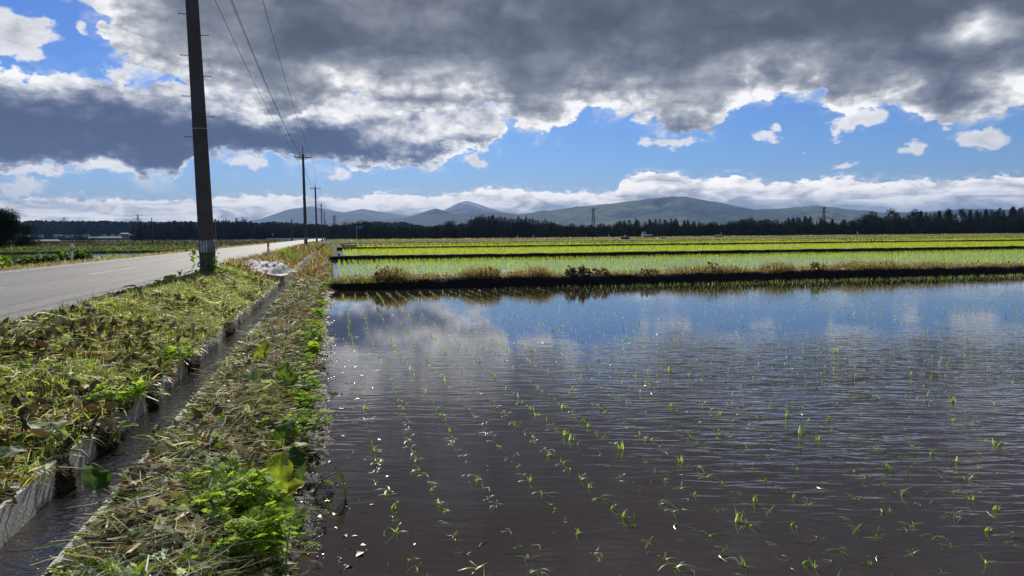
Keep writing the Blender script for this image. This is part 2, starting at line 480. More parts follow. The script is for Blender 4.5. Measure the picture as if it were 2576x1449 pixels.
simple('roof_light', (0.50, 0.53, 0.58), 0.5, 0.4, 0.2, 0.3)
simple('tarp_dark', (0.06, 0.06, 0.065), 0.6, 0.4, 0.3, 2)
simple('sign_blue', (0.05, 0.25, 0.55), 0.5, 0.4, 0.1, 2)
simple('pylon_steel', (0.16, 0.17, 0.18), 0.6, 0.4, 0.1, 1)

def mat_asphalt():
    m, N, out = newmat('asphalt'); p = pos(N)
    n1 = N.noise(p, 90, 3, 0.7); n2 = N.noise(N.mapping(p, scale=(1, 0.15, 1)), 1.2, 6, 0.6); n3 = N.noise(p, 28, 3, .6)
    base = N.ramp(n1, [(0.3, (0.055, 0.054, 0.054)), (0.55, (0.12, 0.119, 0.118)), (0.75, (0.27, 0.262, 0.258))])
    base = N.mulc(base, N.ramp(n2, [(0.3, (0.66, 0.66, 0.68)), (0.5, (1.0, 1.0, 1.0)), (0.7, (1.22, 1.2, 1.17))]))
    px = N.sep(p)[0]; wob = N.mul(N.sub(N.noise(N.mapping(p, scale=(.3, .08, 1)), 1.0, 3, .5), .5), .9)
    tr_ = N.m('SINE', N.mul(N.add(px, N.add(wob, 5.85)), 3.9))
    base = N.mulc(base, N.ramp(N.step(tr_, -1, 1, smooth=False), [(0.0, (.86, .86, .87)), (1.0, (1.1, 1.09, 1.07))]))
    dirt = N.mul(N.step(px, -3.75, -3.1), N.step(N.noise(p, 7, 5, .65), .42, .62))
    base = N.mix(dirt, base, (.10, .08, .055, 1))
    # hairline cracks
    wv = N.node('ShaderNodeVectorMath', operation='ADD'); N.put(wv.inputs[0], p)
    sc = N.node('ShaderNodeVectorMath', operation='SCALE')
    tn = N.node('ShaderNodeTexNoise'); N.put(tn.inputs['Vector'], p); tn.inputs['Scale'].default_value = 0.9; tn.inputs['Detail'].default_value = 5
    N.put(sc.inputs[0], tn.outputs['Color']); sc.inputs['Scale'].default_value = 1.2
    N.put(wv.inputs[1], sc.outputs[0])
    cr = N.voro(N.mapping(wv.outputs[0], scale=(0.42, 0.16, 1)), 1.0, 'DISTANCE_TO_EDGE')
    ck = N.step(cr, 0.003, 0.012)
    base = N.mix(ck, (0.045, 0.043, 0.042, 1), base)
    N.nt.links.new(princ(N, base, 0.72, 0.5, bump(N, N.add(n1, N.mul(n3, 0.6)), 0.006)), out.inputs[0])
    MATS['asphalt'] = m
mat_asphalt()
def mat_marking():
    m, N, out = newmat('road_paint'); p = pos(N)
    n1 = N.noise(p, 60, 4, 0.7); n2 = N.noise(p, 3.0, 5, 0.6)
    w = N.step(N.add(N.mul(n1, 0.6), N.mul(n2, 0.5)), 0.44, 0.60)
    base = N.mix(w, (0.17, 0.165, 0.165, 1), (0.55, 0.54, 0.52, 1))
    N.nt.links.new(princ(N, base, 0.7, 0.4, bump(N, n1, 0.003)), out.inputs[0]); MATS['road_paint'] = m
mat_marking()
def mat_soil(name, stops, scale=6.0, rough=0.9, bd=0.02, spec=0.2, wet=None):
    m, N, out = newmat(name); p = pos(N)
    n = N.noise(p, scale, 8, 0.65); n2 = N.noise(p, scale * 7, 6, 0.65)
    base = N.ramp(N.add(N.mul(n, 0.65), N.mul(n2, 0.35)), stops)
    r = rough
    if wet: r = N.step(N.noise(p, scale * 2.5, 5, 0.6), 0.4, 0.6, wet, rough)
    N.nt.links.new(princ(N, base, r, spec, bump(N, N.add(n, N.mul(n2, 0.5)), bd)), out.inputs[0]); MATS[name] = m
mat_soil('verge_soil', [(0.3, (0.035, 0.026, 0.018)), (0.5, (0.09, 0.075, 0.035)), (0.62, (0.10, 0.12, 0.03)), (0.75, (0.20, 0.17, 0.09))], 5)
mat_soil('bank_soil', [(0.3, (0.025, 0.02, 0.016)), (0.5, (0.06, 0.045, 0.03)), (0.65, (0.11, 0.10, 0.04)), (0.78, (0.17, 0.14, 0.08))], 6)
mat_soil('dike_mud', [(0.35, (0.012, 0.010, 0.009)), (0.6, (0.028, 0.023, 0.02)), (0.8, (0.06, 0.05, 0.04))], 5, 0.95, 0.03, 0.12)
mat_soil('shore_mud', [(0.35, (0.012, 0.010, 0.009)), (0.7, (0.035, 0.03, 0.027))], 9, 0.85, 0.02, 0.12, wet=0.45)
mat_soil('field_grass', [(0.3, (0.03, 0.04, 0.012)), (0.5, (0.07, 0.10, 0.022)), (0.68, (0.13, 0.15, 0.04)), (0.8, (0.20, 0.17, 0.09))], 0.8, 0.9, 0.05)
mat_soil('bank_dry', [(0.3, (0.10, 0.085, 0.045)), (0.48, (0.20, 0.15, 0.095)), (0.62, (0.16, 0.17, 0.05)), (0.78, (0.30, 0.23, 0.17))], 0.6, 0.95, 0.08)
mat_soil('far_green', [(0.3, (0.02, 0.028, 0.010)), (0.55, (0.045, 0.06, 0.018)), (0.75, (0.09, 0.10, 0.03))], 0.06, 0.95, 0.1)  # darkened green: cloud shadow over the left fields is in the colour

def mat_concrete():
    m, N, out = newmat('ditch_concrete'); p = pos(N)
    n = N.noise(p, 5, 7, 0.6); n2 = N.noise(N.mapping(p, scale=(9, 9, 1.2)), 1.6, 5, 0.65)
    base = N.ramp(n, [(0.3, (0.46, 0.45, 0.42)), (0.7, (0.66, 0.65, 0.61))])
    base = N.mix(N.step(n2, 0.56, 0.70), base, (0.13, 0.12, 0.10, 1))
    N.nt.links.new(princ(N, base, 0.85, 0.3, bump(N, N.noise(p, 60, 4, 0.6), 0.003)), out.inputs[0]); MATS['ditch_concrete'] = m
mat_concrete()

def mat_paddy(name, mud, amp, calm_dir=True, wl=1.0):
    """muddy still water: mirror surface with wind ripples over brown mud"""
    m, N, out = newmat(name); p = pos(N)
    pr = N.mapping(p, rot=(0, 0, R(17)))                    # x along the crests, y along the wind
    w1 = N.noise(N.mapping(pr, scale=(2.6, 11.5, 1)), wl, 2, 0.45, 0.6, dim='2D')
    w2 = N.noise(N.mapping(pr, scale=(1.5, 5.2, 1), rot=(0, 0, R(9))), wl, 2, 0.5, 0.4, dim='2D')
    gust = N.noise(p, 0.23, 4, 0.55, dim='2D')
    k = N.step(gust, 0.30, 0.60, 0.38, 1.1)
    x, y, z = N.sep(p)
    if calm_dir:
        # the bank shelters its edge; wind is strongest in the open middle of the paddy
        k = N.mul(k, N.step(x, -0.2, 4.5, 0.22, 1.0))
        k = N.mul(k, N.step(y, 5.5, 11.0, 1.0, 0.07))
        k = N.mul(k, N.step(y, 2.8, 5.8, 0.38, 1.0))
    d = N.mul(k, amp)
    h = N.add(N.mul(w1, 0.55), N.mul(w2, 0.75))
    nb = bump(N, h, d)
    base = N.ramp(N.noise(p, 0.8, 5, 0.6), [(0.3, tuple(v * 0.85 for v in mud)), (0.7, tuple(v * 1.15 for v in mud))])
    N.nt.links.new(princ(N, base, 0.02, 1.0, nb, ior=1.36), out.inputs[0]); MATS[name] = m
mat_paddy('paddy_water', (0.040, 0.029, 0.022), 0.026)
mat_paddy('field_water', (0.035, 0.030, 0.022), 0.006, False)
def mat_ditch():
    m, N, out = newmat('ditch_water'); p = pos(N)
    w1 = N.noise(N.mapping(p, scale=(14, 26, 1), rot=(0, 0, R(25))), 1, 3, 0.5, 0.8, dim='2D')
    w2 = N.noise(N.mapping(p, scale=(7, 9, 1)), 1, 3, 0.5, 0.5, dim='2D')
    nb = bump(N, N.add(N.mul(w1, 0.5), w2), 0.02)
    N.nt.links.new(princ(N, (0.026, 0.021, 0.018), 0.03, 1.0, nb, ior=1.5), out.inputs[0]); MATS['ditch_water'] = m
mat_ditch()

# ----------------------------------------------------------------------------- terrain
def z_verge(X, Y):
    t = sstep(X, -2.95, -1.72)
    z = 0.765 - 0.435 * t
    z = z + 0.085 * fbm(X * 2.0, Y * 1.7, 3, 4) * sstep(X, -3.2, -2.6) + 0.03 * np.exp(-((X + 2.5) / 0.4) ** 2)
    z = np.where(X > -1.75, np.minimum(z, 0.345), z)
    return z - 0.05 * sstep(-X, 3.05, 3.3)
def z_bank(X, Y):
    jag0 = 0.10 * fbm(Y * 1.7, X * 0 + 3.1, 21, 4)
    t = sstep(X + jag0, -0.54, -0.14)
    z = 0.33 + 0.06 * sstep(X, -1.05, -.75) - 0.0 + 0.03 * np.exp(-((X + 0.7) / 0.25) ** 2) + 0.035 * fbm(X * 2.2, Y * 2.2, 9, 4)
    z = z * (1 - t) - 0.10 * t
    jag = 0.13 * fbm(Y * 1.7, X * 0 + 3.1, 21, 4)
    z = z - 0.30 * sstep(X + jag, -0.34, -0.13)
    return np.where(X < -0.98, np.minimum(z, 0.325), z)

def tagS(o): return tag(o, kind='structure')
ground = sheet('ground', [-9500, -200, 200, 14500], [-1500, 0, 600, 14400], -0.35, MATS['far_green']); tagS(ground)
yy = np.concatenate([np.arange(-1, 24, 0.10), np.arange(24, 80, 0.6), np.arange(80, 240, 6)])
tagS(sheet('verge_ground', np.concatenate([np.arange(-3.35, -1.60, 0.07), [-1.60]]), yy, z_verge, MATS['verge_soil']))
tagS(sheet('bank_ground', np.concatenate([np.arange(-1.10, 0.12, 0.05)]), yy, z_bank, MATS['bank_soil']))
road = sheet('road', [-9.3, -7, -5, -3.02], [-6, 20, 60, 150, 300, 430], 0.75, MATS['asphalt']); tagS(road)
mk = MB()
for k in range(-1, 30):
    y0 = 19.2 + 9.0 * k
    mk.box((-5.85, y0 + 2.2, 0.7515), (0.13, 4.4, 0.005))
mk.box((-8.62, 120, 0.7515), (0.13, 230, 0.005))
mk.box((-3.52, 131, 0.7515), (0.13, 230, 0.005))
tagS(mk.build('road_markings', MATS['road_paint']))
# left shoulder, then the low fields
def z_left(X, Y):
    return 0.73 - 0.45 * sstep(-X, 9.5, 11.2) + 0.03 * fbm(X * 0.9, Y * 0.9, 5, 3)
tagS(sheet('left_shoulder', np.arange(-14.0, -8.95, 0.35), np.concatenate([np.arange(4, 60, 0.7), np.arange(60, 430, 8)]), z_left, MATS['field_grass']))
tagS(sheet('left_field', np.linspace(-420, -13.6, 40), np.linspace(5, 560, 60), lambda X, Y: 0.21 + 0.05 * fbm(X * .05, Y * .05, 8, 3), MATS['far_green']))
tagS(sheet('left_paddy_water', [-70, -30, -13.9], [20, 40, 73], 0.30, MATS['field_water']))
# paddies right of the road
tagS(sheet('near_paddy_water', np.linspace(-0.50, 46, 12), np.linspace(-2, 22.6, 8), 0.0, MATS['paddy_water']))
tagS(sheet('second_paddy_water', [0.0, 40, 95], [22.0, 35, 47.2], 0.10, MATS['field_water']))
tagS(sheet('third_paddy_water', [0.6, 60, 150], [46.6, 70, 86], 0.104, MATS['field_water']))
tagS(sheet('far_paddy_water', [2, 120, 330], [86, 140, 196], 0.108, MATS['field_water']))

def berm(name, x0, x1, yf, w, h, z0, mat, dx=0.2, seed=1, rough=0.05, face=0.25):
    """earth dike across the fields: steep near face, flat crest, gentle back"""
    xs = np.arange(x0, x1, dx); vs = np.array([0, 0.05, 0.12, 0.20, 0.28, 0.36, 0.5, 0.65, 0.8, 0.9, 1.0])
    pr = np.interp(vs, [0, face * .5, face, 0.8, 1.0], [-0.5, 0.55, 1.0, 0.85, -0.5])
    X = np.repeat(xs[:, None], len(vs), 1)
    Y = yf(xs)[:, None] + vs[None] * w
    n = fbm(X / (w * .35), Y / (w * .35), seed, 4)
    Z = z0 + pr[None] * h + n * rough
    Y = Y + 0.5 * rough * fbm(X / (w * .2), X * 0 + vs[None] * 3, seed + 5, 3) * 2
    me = mesh_np(name, np.stack([X, Y, Z], -1).reshape(-1, 3), [grid_faces(len(xs), len(vs))], smooth=True)
    o = link(name, me, mat); tagS(o)
    return o
dike1_y = lambda x: np.interp(x, [-1, 0.24, 5.5, 12.5, 25.5, 60], [22.0, 21.75, 21.25, 20.95, 20.75, 20.5])
berm('near_dike', -0.25, 46, dike1_y, 1.6, 0.31, 0.0, MATS['dike_mud'], 0.10, 31, 0.07)
berm('second_dike', -0.5, 95, lambda x: 46.4 + 0 * x, 1.3, 0.30, 0.10, MATS['dike_mud'], 0.4, 33, 0.05)
berm('third_dike', 0.5, 150, lambda x: 85.2 + 0 * x, 1.6, 0.30, 0.10, MATS['dike_mud'], 0.8, 35, 0.06)
berm('fourth_dike', 2, 200, lambda x: 118 + 0 * x, 1.5, 0.2, 0.10, MATS['field_grass'], 1.2, 36, 0.06)
berm('fifth_dike', 2, 240, lambda x: 150 + 0 * x, 2.4, 0.30, 0.10, MATS['bank_dry'], 1.2, 37, 0.06)
berm('far_embankment', 0, 330, lambda x: 193 + 0 * x, 16, 0.66, 0.10, MATS['bank_dry'], 1.5, 39, 0.10, 0.35)
for i, (y0, w, h, z0) in enumerate([(73, 2.2, 0.24, 0.3), (84, 2.0, 0.28, 0.3), (98, 2.2, 0.30, 0.3), (128, 3, .32, .3), (180, 5, .38, .3), (260, 8, .45, .3)]):
    berm('left_dike', -60 - y0 * .75, -13.4, lambda x, y0=y0: y0 - 0.10 * (x + 13), w, h, z0, MATS['field_grass'], 0.8, 50 + i, 0.06)
# ----------------------------------------------------------------------------- plant pieces
def t_blade(segs=3, w=0.04, bend=0.5, lat=0.0):
    """upright tapered blade, unit length, leaning over along +x"""
    s = np.linspace(0, 1, segs + 1)
    th = bend * s
    dx = np.sin(th); dz = np.cos(th)
    x = np.concatenate([[0], np.cumsum((dx[1:] + dx[:-1]) / 2 / segs)]); z = np.concatenate([[0], np.cumsum((dz[1:] + dz[:-1]) / 2 / segs)])
    wd = w * (1 - 0.85 * s ** 1.6)
    y = lat * s ** 2
    L = np.stack([x, y - wd / 2, z], 1); Rr = np.stack([x, y + wd / 2, z], 1)
    v = np.empty((2 * (segs + 1), 3)); v[0::2] = L; v[1::2] = Rr
    f = np.array([(2 * i, 2 * i + 1, 2 * i + 3, 2 * i + 2) for i in range(segs)])
    return v, [f]
def t_straw(segs=4, w=0.018, curve=0.2, lift=0.1, r=None):
    s = np.linspace(0, 1, segs + 1)
    x = s - 0.5; y = curve * (s - 0.5) ** 2 * 2 + r.normal(0, 0.02, segs + 1); z = lift * np.sin(s * math.pi) + r.normal(0, 0.015, segs + 1)
    wd = w * (1 - 0.4 * s)
    v = np.empty((2 * (segs + 1), 3))
    v[0::2] = np.stack([x, y - wd / 2, z], 1); v[1::2] = np.stack([x, y + wd / 2, z + wd * 0.6], 1)
    f = np.array([(2 * i, 2 * i + 1, 2 * i + 3, 2 * i + 2) for i in range(segs)])
    return v, [f]
def t_leaf(nu=4, nv=3, aspect=0.5, crumple=0.1, cup=0.2, curl=0.3, r=None, heart=False, wave=0.0):
    """leaf blade lying along +x, unit length"""
    u = np.linspace(0, 1, nu + 1); v = np.linspace(-1, 1, nv)
    if heart: wd = aspect * np.sin(np.pi * np.clip(u * 0.93 + 0.07, 0, 1)) ** 0.55 * (1 - 0.35 * u)
    else: wd = aspect * np.sin(np.pi * (u * 0.96 + 0.03)) ** 0.8
    U, V = np.meshgrid(u, v, indexing='ij')
    X = U + (0.10 * (np.abs(V) ** 1.5) * (-(1 - U) ** 3) * 2 if heart else 0)
    Y = V * wd[:, None]
    Z = cup * np.abs(V) * wd[:, None] - curl * (U - 0.3) ** 2 + crumple * r.normal(0, 1, U.shape) * wd[:, None] * 1.2 + wave * np.sin(U * 14 + V * 2) * np.abs(V) ** 2 * wd[:, None]
    return np.stack([X, Y, Z], -1).reshape(-1, 3), [grid_faces(nu + 1, nv)]
def t_lobed(r):
    """cut, feathery leaf like mugwort: lobes along a midrib"""
    vs = []; fs = []
    def lobe(p, ang, L, w, z):
        c, s = math.cos(ang), math.sin(ang); k = len(vs)
        for (a, b, h) in ((0, 0, 0), (0.5 * L, w, 0.04), (L, 0, -0.03), (0.5 * L, -w, 0.04)):
            vs.append((p + a * c - b * s, a * s + b * c, z + h + r.normal(0, 0.02)))
        fs.append((k, k + 1, k + 2, k + 3))
    for i in range(4):
        p = 0.25 + 0.17 * i; L = 0.42 * (1 - 0.13 * i); z = -0.12 * p * p + 0.05
        lobe(p, 0.75, L, 0.07, z); lobe(p, -0.75, L, 0.07, z)
    lobe(0.7, 0.0, 0.36, 0.08, -0.05); lobe(0.0, 0.0, 0.75, 0.025, 0)
    return np.array(vs), [np.array(fs)]

def euler_mats(rx, ry, rz):
    cx, sx, cy, sy, cz, sz = np.cos(rx), np.sin(rx), np.cos(ry), np.sin(ry), np.cos(rz), np.sin(rz)
    M = np.empty((len(rx), 3, 3))
    M[:, 0, 0] = cz * cy; M[:, 0, 1] = cz * sy * sx - sz * cx; M[:, 0, 2] = cz * sy * cx + sz * sx
    M[:, 1, 0] = sz * cy; M[:, 1, 1] = sz * sy * sx + cz * cx; M[:, 1, 2] = sz * sy * cx - cz * sx
    M[:, 2, 0] = -sy; M[:, 2, 1] = cy * sx; M[:, 2, 2] = cy * cx
    return M

class Scatter:
    """gathers thousands of pieces into one mesh"""
    def __init__(self): self.v = []; self.f3 = []; self.f4 = []; self.c = []; self.n = 0
    def add(self, templates, P, rot, size, colors, wide=None, tipfade=None):
        n = len(P)
        if n == 0: return
        idx = rng.integers(0, len(templates), n)
        M = euler_mats(*rot)
        for k, (tv, tf) in enumerate(templates):
            s = np.where(idx == k)[0]
            if len(s) == 0: continue
            t = tv[None] * size[s][:, None, None]
            if wide is not None: t = t * np.stack([np.ones(len(s)), wide[s], np.ones(len(s))], 1)[:, None, :]
            v = np.einsum('nij,nkj->nki', M[s], t) + P[s][:, None]
            K = tv.shape[0]
            off = self.n + np.arange(len(s)) * K
            for f in tf:
                g = (f[None] + off[:, None, None]).reshape(-1, f.shape[1])
                (self.f4 if f.shape[1] == 4 else self.f3).append(g)
            self.v.append(v.reshape(-1, 3)); self.c.append(np.repeat(colors[s], K, 0)); self.n += len(s) * K
    def build(self, name, mat, parent=None, smooth=False):
        fs = []
        if self.f4: fs.append(np.concatenate(self.f4))
        if self.f3: fs.append(np.concatenate(self.f3))
        me = mesh_np(name, np.concatenate(self.v), fs, np.concatenate(self.c), smooth)
        return link(name, me, mat, parent)

PAL = dict(
    straw=[(0.64, 0.56, 0.32), (0.54, 0.48, 0.26), (0.74, 0.68, 0.45), (0.42, 0.32, 0.18)],
    brown=[(0.19, 0.13, 0.08), (0.15, 0.10, 0.06), (0.20, 0.14, 0.09), (0.10, 0.07, 0.045), (0.26, 0.19, 0.13)],
    rust=[(0.36, 0.16, 0.05), (0.42, 0.24, 0.07), (0.30, 0.12, 0.05)],
    olive=[(0.16, 0.17, 0.05), (0.22, 0.22, 0.08), (0.12, 0.12, 0.04)],
    green=[(0.19, 0.29, 0.03), (0.25, 0.37, 0.04), (0.13, 0.21, 0.025), (0.31, 0.41, 0.05)],
    silver=[(0.42, 0.48, 0.33), (0.34, 0.41, 0.25), (0.52, 0.56, 0.42)],
    yellow=[(0.34, 0.33, 0.05), (0.42, 0.38, 0.08)],
    dark=[(0.05, 0.04, 0.03), (0.07, 0.06, 0.035)],
)
def pick(n, **w):
    """n colours from the palettes by weight"""
    keys = list(w); p = np.array([w[k] for k in keys], float); p /= p.sum()
    ch = rng.choice(len(keys), n, p=p)
    out = np.empty((n, 3))
    for i, k in enumerate(keys):
        s = np.where(ch == i)[0]
        a = np.array(PAL[k]); out[s] = a[rng.integers(0, len(a), len(s))]
    return out * rng.uniform(0.75, 1.25, (n, 1)) * rng.uniform(0.93, 1.07, (n, 3))

T_STRAW = [t_straw(4, w, c, l, rng) for w, c, l in ((0.020, 0.3, 0.08), (0.026, -0.5, 0.14), (0.016, 0.9, 0.10), (0.034, 0.15, 0.03), (0.022, -1.2, 0.16), (0.05, .5, .1))]
T_GRASS = [t_blade(3, w, b, l) for w, b, l in ((0.05, 0.5, 0.1), (0.06, 1.1, -0.1), (0.045, 1.7, 0.2), (0.05, 0.2, 0.0))]
T_CRUMPLE = [t_leaf(4, 5, a, 0.22, 0.5, c, rng) for a, c in ((0.45, 0.5), (0.38, -0.3), (0.5, 0.8), (0.35, 0.2), (0.42, -0.7))]
T_SMALL = [t_leaf(2, 3, a, 0.10, c, 0.3, rng) for a, c in ((0.35, 0.4), (0.25, 0.2), (0.45, -0.3))]
T_LOBED = [t_lobed(rng) for _ in range(5)]

def spread(n, x0, x1, y0, y1, zf, power=1.0):
    """points on a strip, denser towards the near end"""
    y = y0 + (y1 - y0) * rng.random(n) ** power
    x = rng.uniform(x0, x1, n)
    P = np.stack([x, y, zf(x, y)], 1)
    return P[in_view(P, 9)]
def lie(n, tilt=0.35): return rng.normal(0, tilt, n), rng.normal(0, tilt, n), rng.uniform(0, 2 * math.pi, n)
def stand(n, tilt=0.3): return rng.normal(0, tilt, n), rng.normal(0, tilt, n), rng.uniform(0, 2 * math.pi, n)
def near_scale(P, a=0.0, d0=6.0):
    """pieces far from the path are drawn as slightly larger tufts"""
    return 1 + a * np.clip(P[:, 1] / d0 - 1, 0, 4)

# clippings lying on the road verge
def litter_verge():
    S = Scatter(); SB = Scatter()
    for (y0, y1, n, k) in ((2.1, 9.5, 44000, 1.0), (9.5, 20, 34000, 1.25), (20, 34, 11000, 1.8)):
        dry = y0 >= 20
        P = spread(int(n * .42), -3.12, -1.60, y0, y1, z_verge); m = len(P)
        patch = fbm(P[:, 0] * 1.6, P[:, 1] * 0.8, 77, 3)
        P[:, 2] += rng.uniform(0.0, 0.035, m)
        c = pick(m, straw=5, olive=3, brown=1.5, green=2.6, silver=2.0)
        bare = fbm(P[:, 0] * 2.6, P[:, 1] * 1.6, 177, 3); kp = (bare > -.12) | (rng.random(m) < .35); P, c = P[kp], c[kp]; m = len(P)
        S.add(T_STRAW, P, lie(m, 0.30), rng.uniform(0.06, 0.26, m) * k ** .5, c, wide=rng.uniform(.6, 1.4, m) * k)
        P = spread(int(n * .36), -3.12, -1.60, y0, y1, z_verge)
        patch = fbm(P[:, 0] * 1.3, P[:, 1] * 0.7, 78, 3); P = P[patch > -0.35 + .25 * dry]; m = len(P)
        c = pick(m, green=4, yellow=2.0, olive=3, straw=2.5) if not dry else pick(m, straw=4, brown=3, rust=2, olive=2)
        S.add(T_GRASS, P, stand(m, 0.5), rng.uniform(0.05, 0.13, m) * k ** .5, c, wide=rng.uniform(.8, 1.6, m) * k)
        P = spread(int(n * .17), -3.1, -1.60, y0, y1, z_verge)
        patch = fbm(P[:, 0] * 1.5, P[:, 1] * 0.9, 79, 3); P = P[patch > 0.06]; m = len(P); P[:, 2] += rng.uniform(0.0, 0.03, m)
        SB.add(T_CRUMPLE, P, lie(m, 0.5), rng.uniform(0.05, 0.13, m), pick(m, brown=6, rust=0.5, olive=2, straw=1.2, dark=2))
        P = spread(int(n * .30), -3.1, -1.60, y0, y1, z_verge); m = len(P); P[:, 2] += rng.uniform(0.0, 0.04, m)
        S.add(T_SMALL, P, lie(m, 0.55), rng.uniform(0.025, 0.07, m) * k ** .5, pick(m, green=3, olive=3, brown=3, silver=2, yellow=.6))
    for (y0, y1, n, wd) in ((3.2, 7.5, 420, .010), (7.5, 18, 600, .015)):
        P = spread(n, -3.0, -1.65, y0, y1, z_verge); m = len(P); P[:, 2] += rng.uniform(.02, .06, m)
        S.add([t_straw(6, wd, c, l, rng) for c, l in ((.15, .03), (-.3, .08), (.5, .05), (-.8, .1), (.05, .02))], P, (rng.normal(0, .1, m), rng.normal(0, .12, m), rng.normal(.4, 1, m)), rng.uniform(.2, .5, m), pick(m, straw=6, silver=2, brown=1))
    tag(S.build('mown_weeds', MATS['litter']), kind='stuff'); tag(SB.build('withered_leaves', MATS['withered']), kind='stuff')
litter_verge()

# clippings on the earth bank between ditch and paddy
def litter_bank():
    S = Scatter(); SB = Scatter()
    for (y0, y1, n, k) in ((1.9, 6.5, 41000, 1.0), (6.5, 12.5, 26000, 1.2), (12.5, 21.5, 15000, 1.6), (21.5, 40, 6000, 2.2)):
        dry = y0 >= 21
        P = spread(int(n * .50), -1.04, -0.30, y0, y1, z_bank); m = len(P); P[:, 2] += rng.uniform(0.0, 0.05, m) * sstep(P[:, 0], -1.06, -.85)
        pale = sstep(P[:, 1], 6.5, 4.0)
        c = np.where((rng.random(m) < pale * 0.6)[:, None], pick(m, silver=3.5, straw=3, green=2, brown=2.5, olive=2), pick(m, straw=2.4, olive=3.6, brown=5.5, dark=3, silver=.9, green=2.0))
        bare = fbm(P[:, 0] * 2.6, P[:, 1] * 1.6, 178, 3); kp = (bare > -.12) | (rng.random(m) < .35); P, c = P[kp], c[kp]; m = len(P)
        S.add(T_STRAW, P, lie(m, 0.30), rng.uniform(0.06, 0.28, m) * k ** .5, c, wide=rng.uniform(.6, 1.5, m) * k)
        P = spread(int(n * .34), -1.04, -0.30, y0, y1, z_bank); m = len(P); P[:, 2] += rng.uniform(0.0, 0.05, m) * sstep(P[:, 0], -1.06, -.85)
        pale = sstep(P[:, 1], 6.5, 4.0)
        c = np.where((rng.random(m) < pale * 0.6)[:, None], pick(m, silver=6, green=2), pick(m, olive=3, green=3, brown=4.5, dark=2.2, silver=1.6))
        S.add(T_LOBED + T_SMALL, P, lie(m, 0.5), rng.uniform(0.04, 0.10, m) * k ** .5, c)
        P = spread(int(n * .13), -1.04, -0.34, y0, y1, z_bank)
        patch = fbm(P[:, 0] * 1.8, P[:, 1] * 0.9, 83, 3); P = P[patch > 0.05]; m = len(P); P[:, 2] += rng.uniform(0.0, 0.035, m)
        SB.add(T_CRUMPLE, P, lie(m, 0.45), rng.uniform(0.045, 0.12, m), pick(m, brown=5, rust=0.6, straw=2.0, olive=1))
        P = spread(int(n * .17), -0.56, -0.20, y0, y1, z_bank); P = P[(fbm(P[:, 1] * .9, P[:, 0] * 2, 303, 3) > -.15) & (rng.random(len(P)) < sstep(P[:, 0], -.54, -.36) + .12)]
        m = len(P)
        c = pick(m, green=6, yellow=1, olive=1) if not dry else pick(m, straw=4, brown=3, rust=2, olive=1)
        S.add(T_GRASS, P, stand(m, 0.5), rng.uniform(0.06, 0.16, m) * k ** .5, c, wide=rng.uniform(.8, 1.6, m) * k)
        P = spread(int(n * .035), -1.10, -1.0, y0, y1, z_bank); P = P[fbm(P[:, 1] * 1.1, P[:, 0], 301, 3) > .12]; m = len(P)
        S.add(T_GRASS, P, stand(m, 0.7), rng.uniform(0.06, 0.14, m) * k ** .5, pick(m, green=3, straw=3, olive=3), wide=rng.uniform(.8, 1.6, m) * k)
    # long bleached stems raked over the front of the bank
    for (y0, y1, n, wd) in ((2.2, 4.6, 380, .010), (4.6, 8.0, 280, .012), (8.0, 16, 260, .018)):
        P = spread(n, -.80, -.36, y0, y1, z_bank); m = len(P); P[:, 2] += rng.uniform(.03, .08, m)
        S.add([t_straw(6, wd, c, l, rng) for c, l in ((.15, .03), (-.3, .08), (.5, .05), (-.8, .1), (.05, .02))], P, (rng.normal(0, .1, m), rng.normal(0, .12, m), rng.normal(.6, .8, m)), rng.uniform(.2, .45, m), pick(m, straw=5, silver=3, yellow=.6))
    tag(S.build('bank_clippings', MATS['clippings']), kind='stuff'); tag(SB.build('dead_leaves', MATS['withered']), kind='stuff')
litter_bank()

# verge and bank farther off: dry brown weeds with green tufts
def far_verge():
    S = Scatter()
    for (x0, x1, zf) in ((-3.1, -1.6, z_verge), (-1.1, -0.05, z_bank)):
        P = spread(9000, x0, x1, 21, 120, zf, 1.8); m = len(P)
        patch = fbm(P[:, 0] * .8, P[:, 1] * 0.18, 91, 3)
        c = np.where(((patch > 0.2) & (P[:, 1] > 34))[:, None], pick(m, green=6, yellow=1.5, straw=1), pick(m, straw=3, brown=5, rust=2.4, dark=1))
        S.add(T_GRASS, P, stand(m, 0.45), rng.uniform(0.12, 0.32, m), c, wide=1.2 + P[:, 1] / 25)
    tag(S.build('dry_roadside_weeds', MATS['dryweed']), kind='stuff')
    # left road edge
    S = Scatter()
    P = spread(16000, -10.2, -8.95, 14, 120, z_left, 1.5); m = len(P)
    S.add(T_GRASS, P, stand(m, 0.5), rng.uniform(0.08, 0.20, m), pick(m, straw=6, rust=1.4, brown=1.5, olive=1.0), wide=1.0 + P[:, 1] / 30)
    P = spread(9000, -13.4, -10.0, 16, 160, z_left, 1.4); m = len(P)
    S.add(T_GRASS, P, stand(m, 0.5), rng.uniform(0.08, 0.2, m), pick(m, green=3, olive=5, straw=2), wide=1.4 + P[:, 1] / 30)
    tag(S.build('roadside_grass', MATS['dryweed']), kind='stuff')
far_verge()

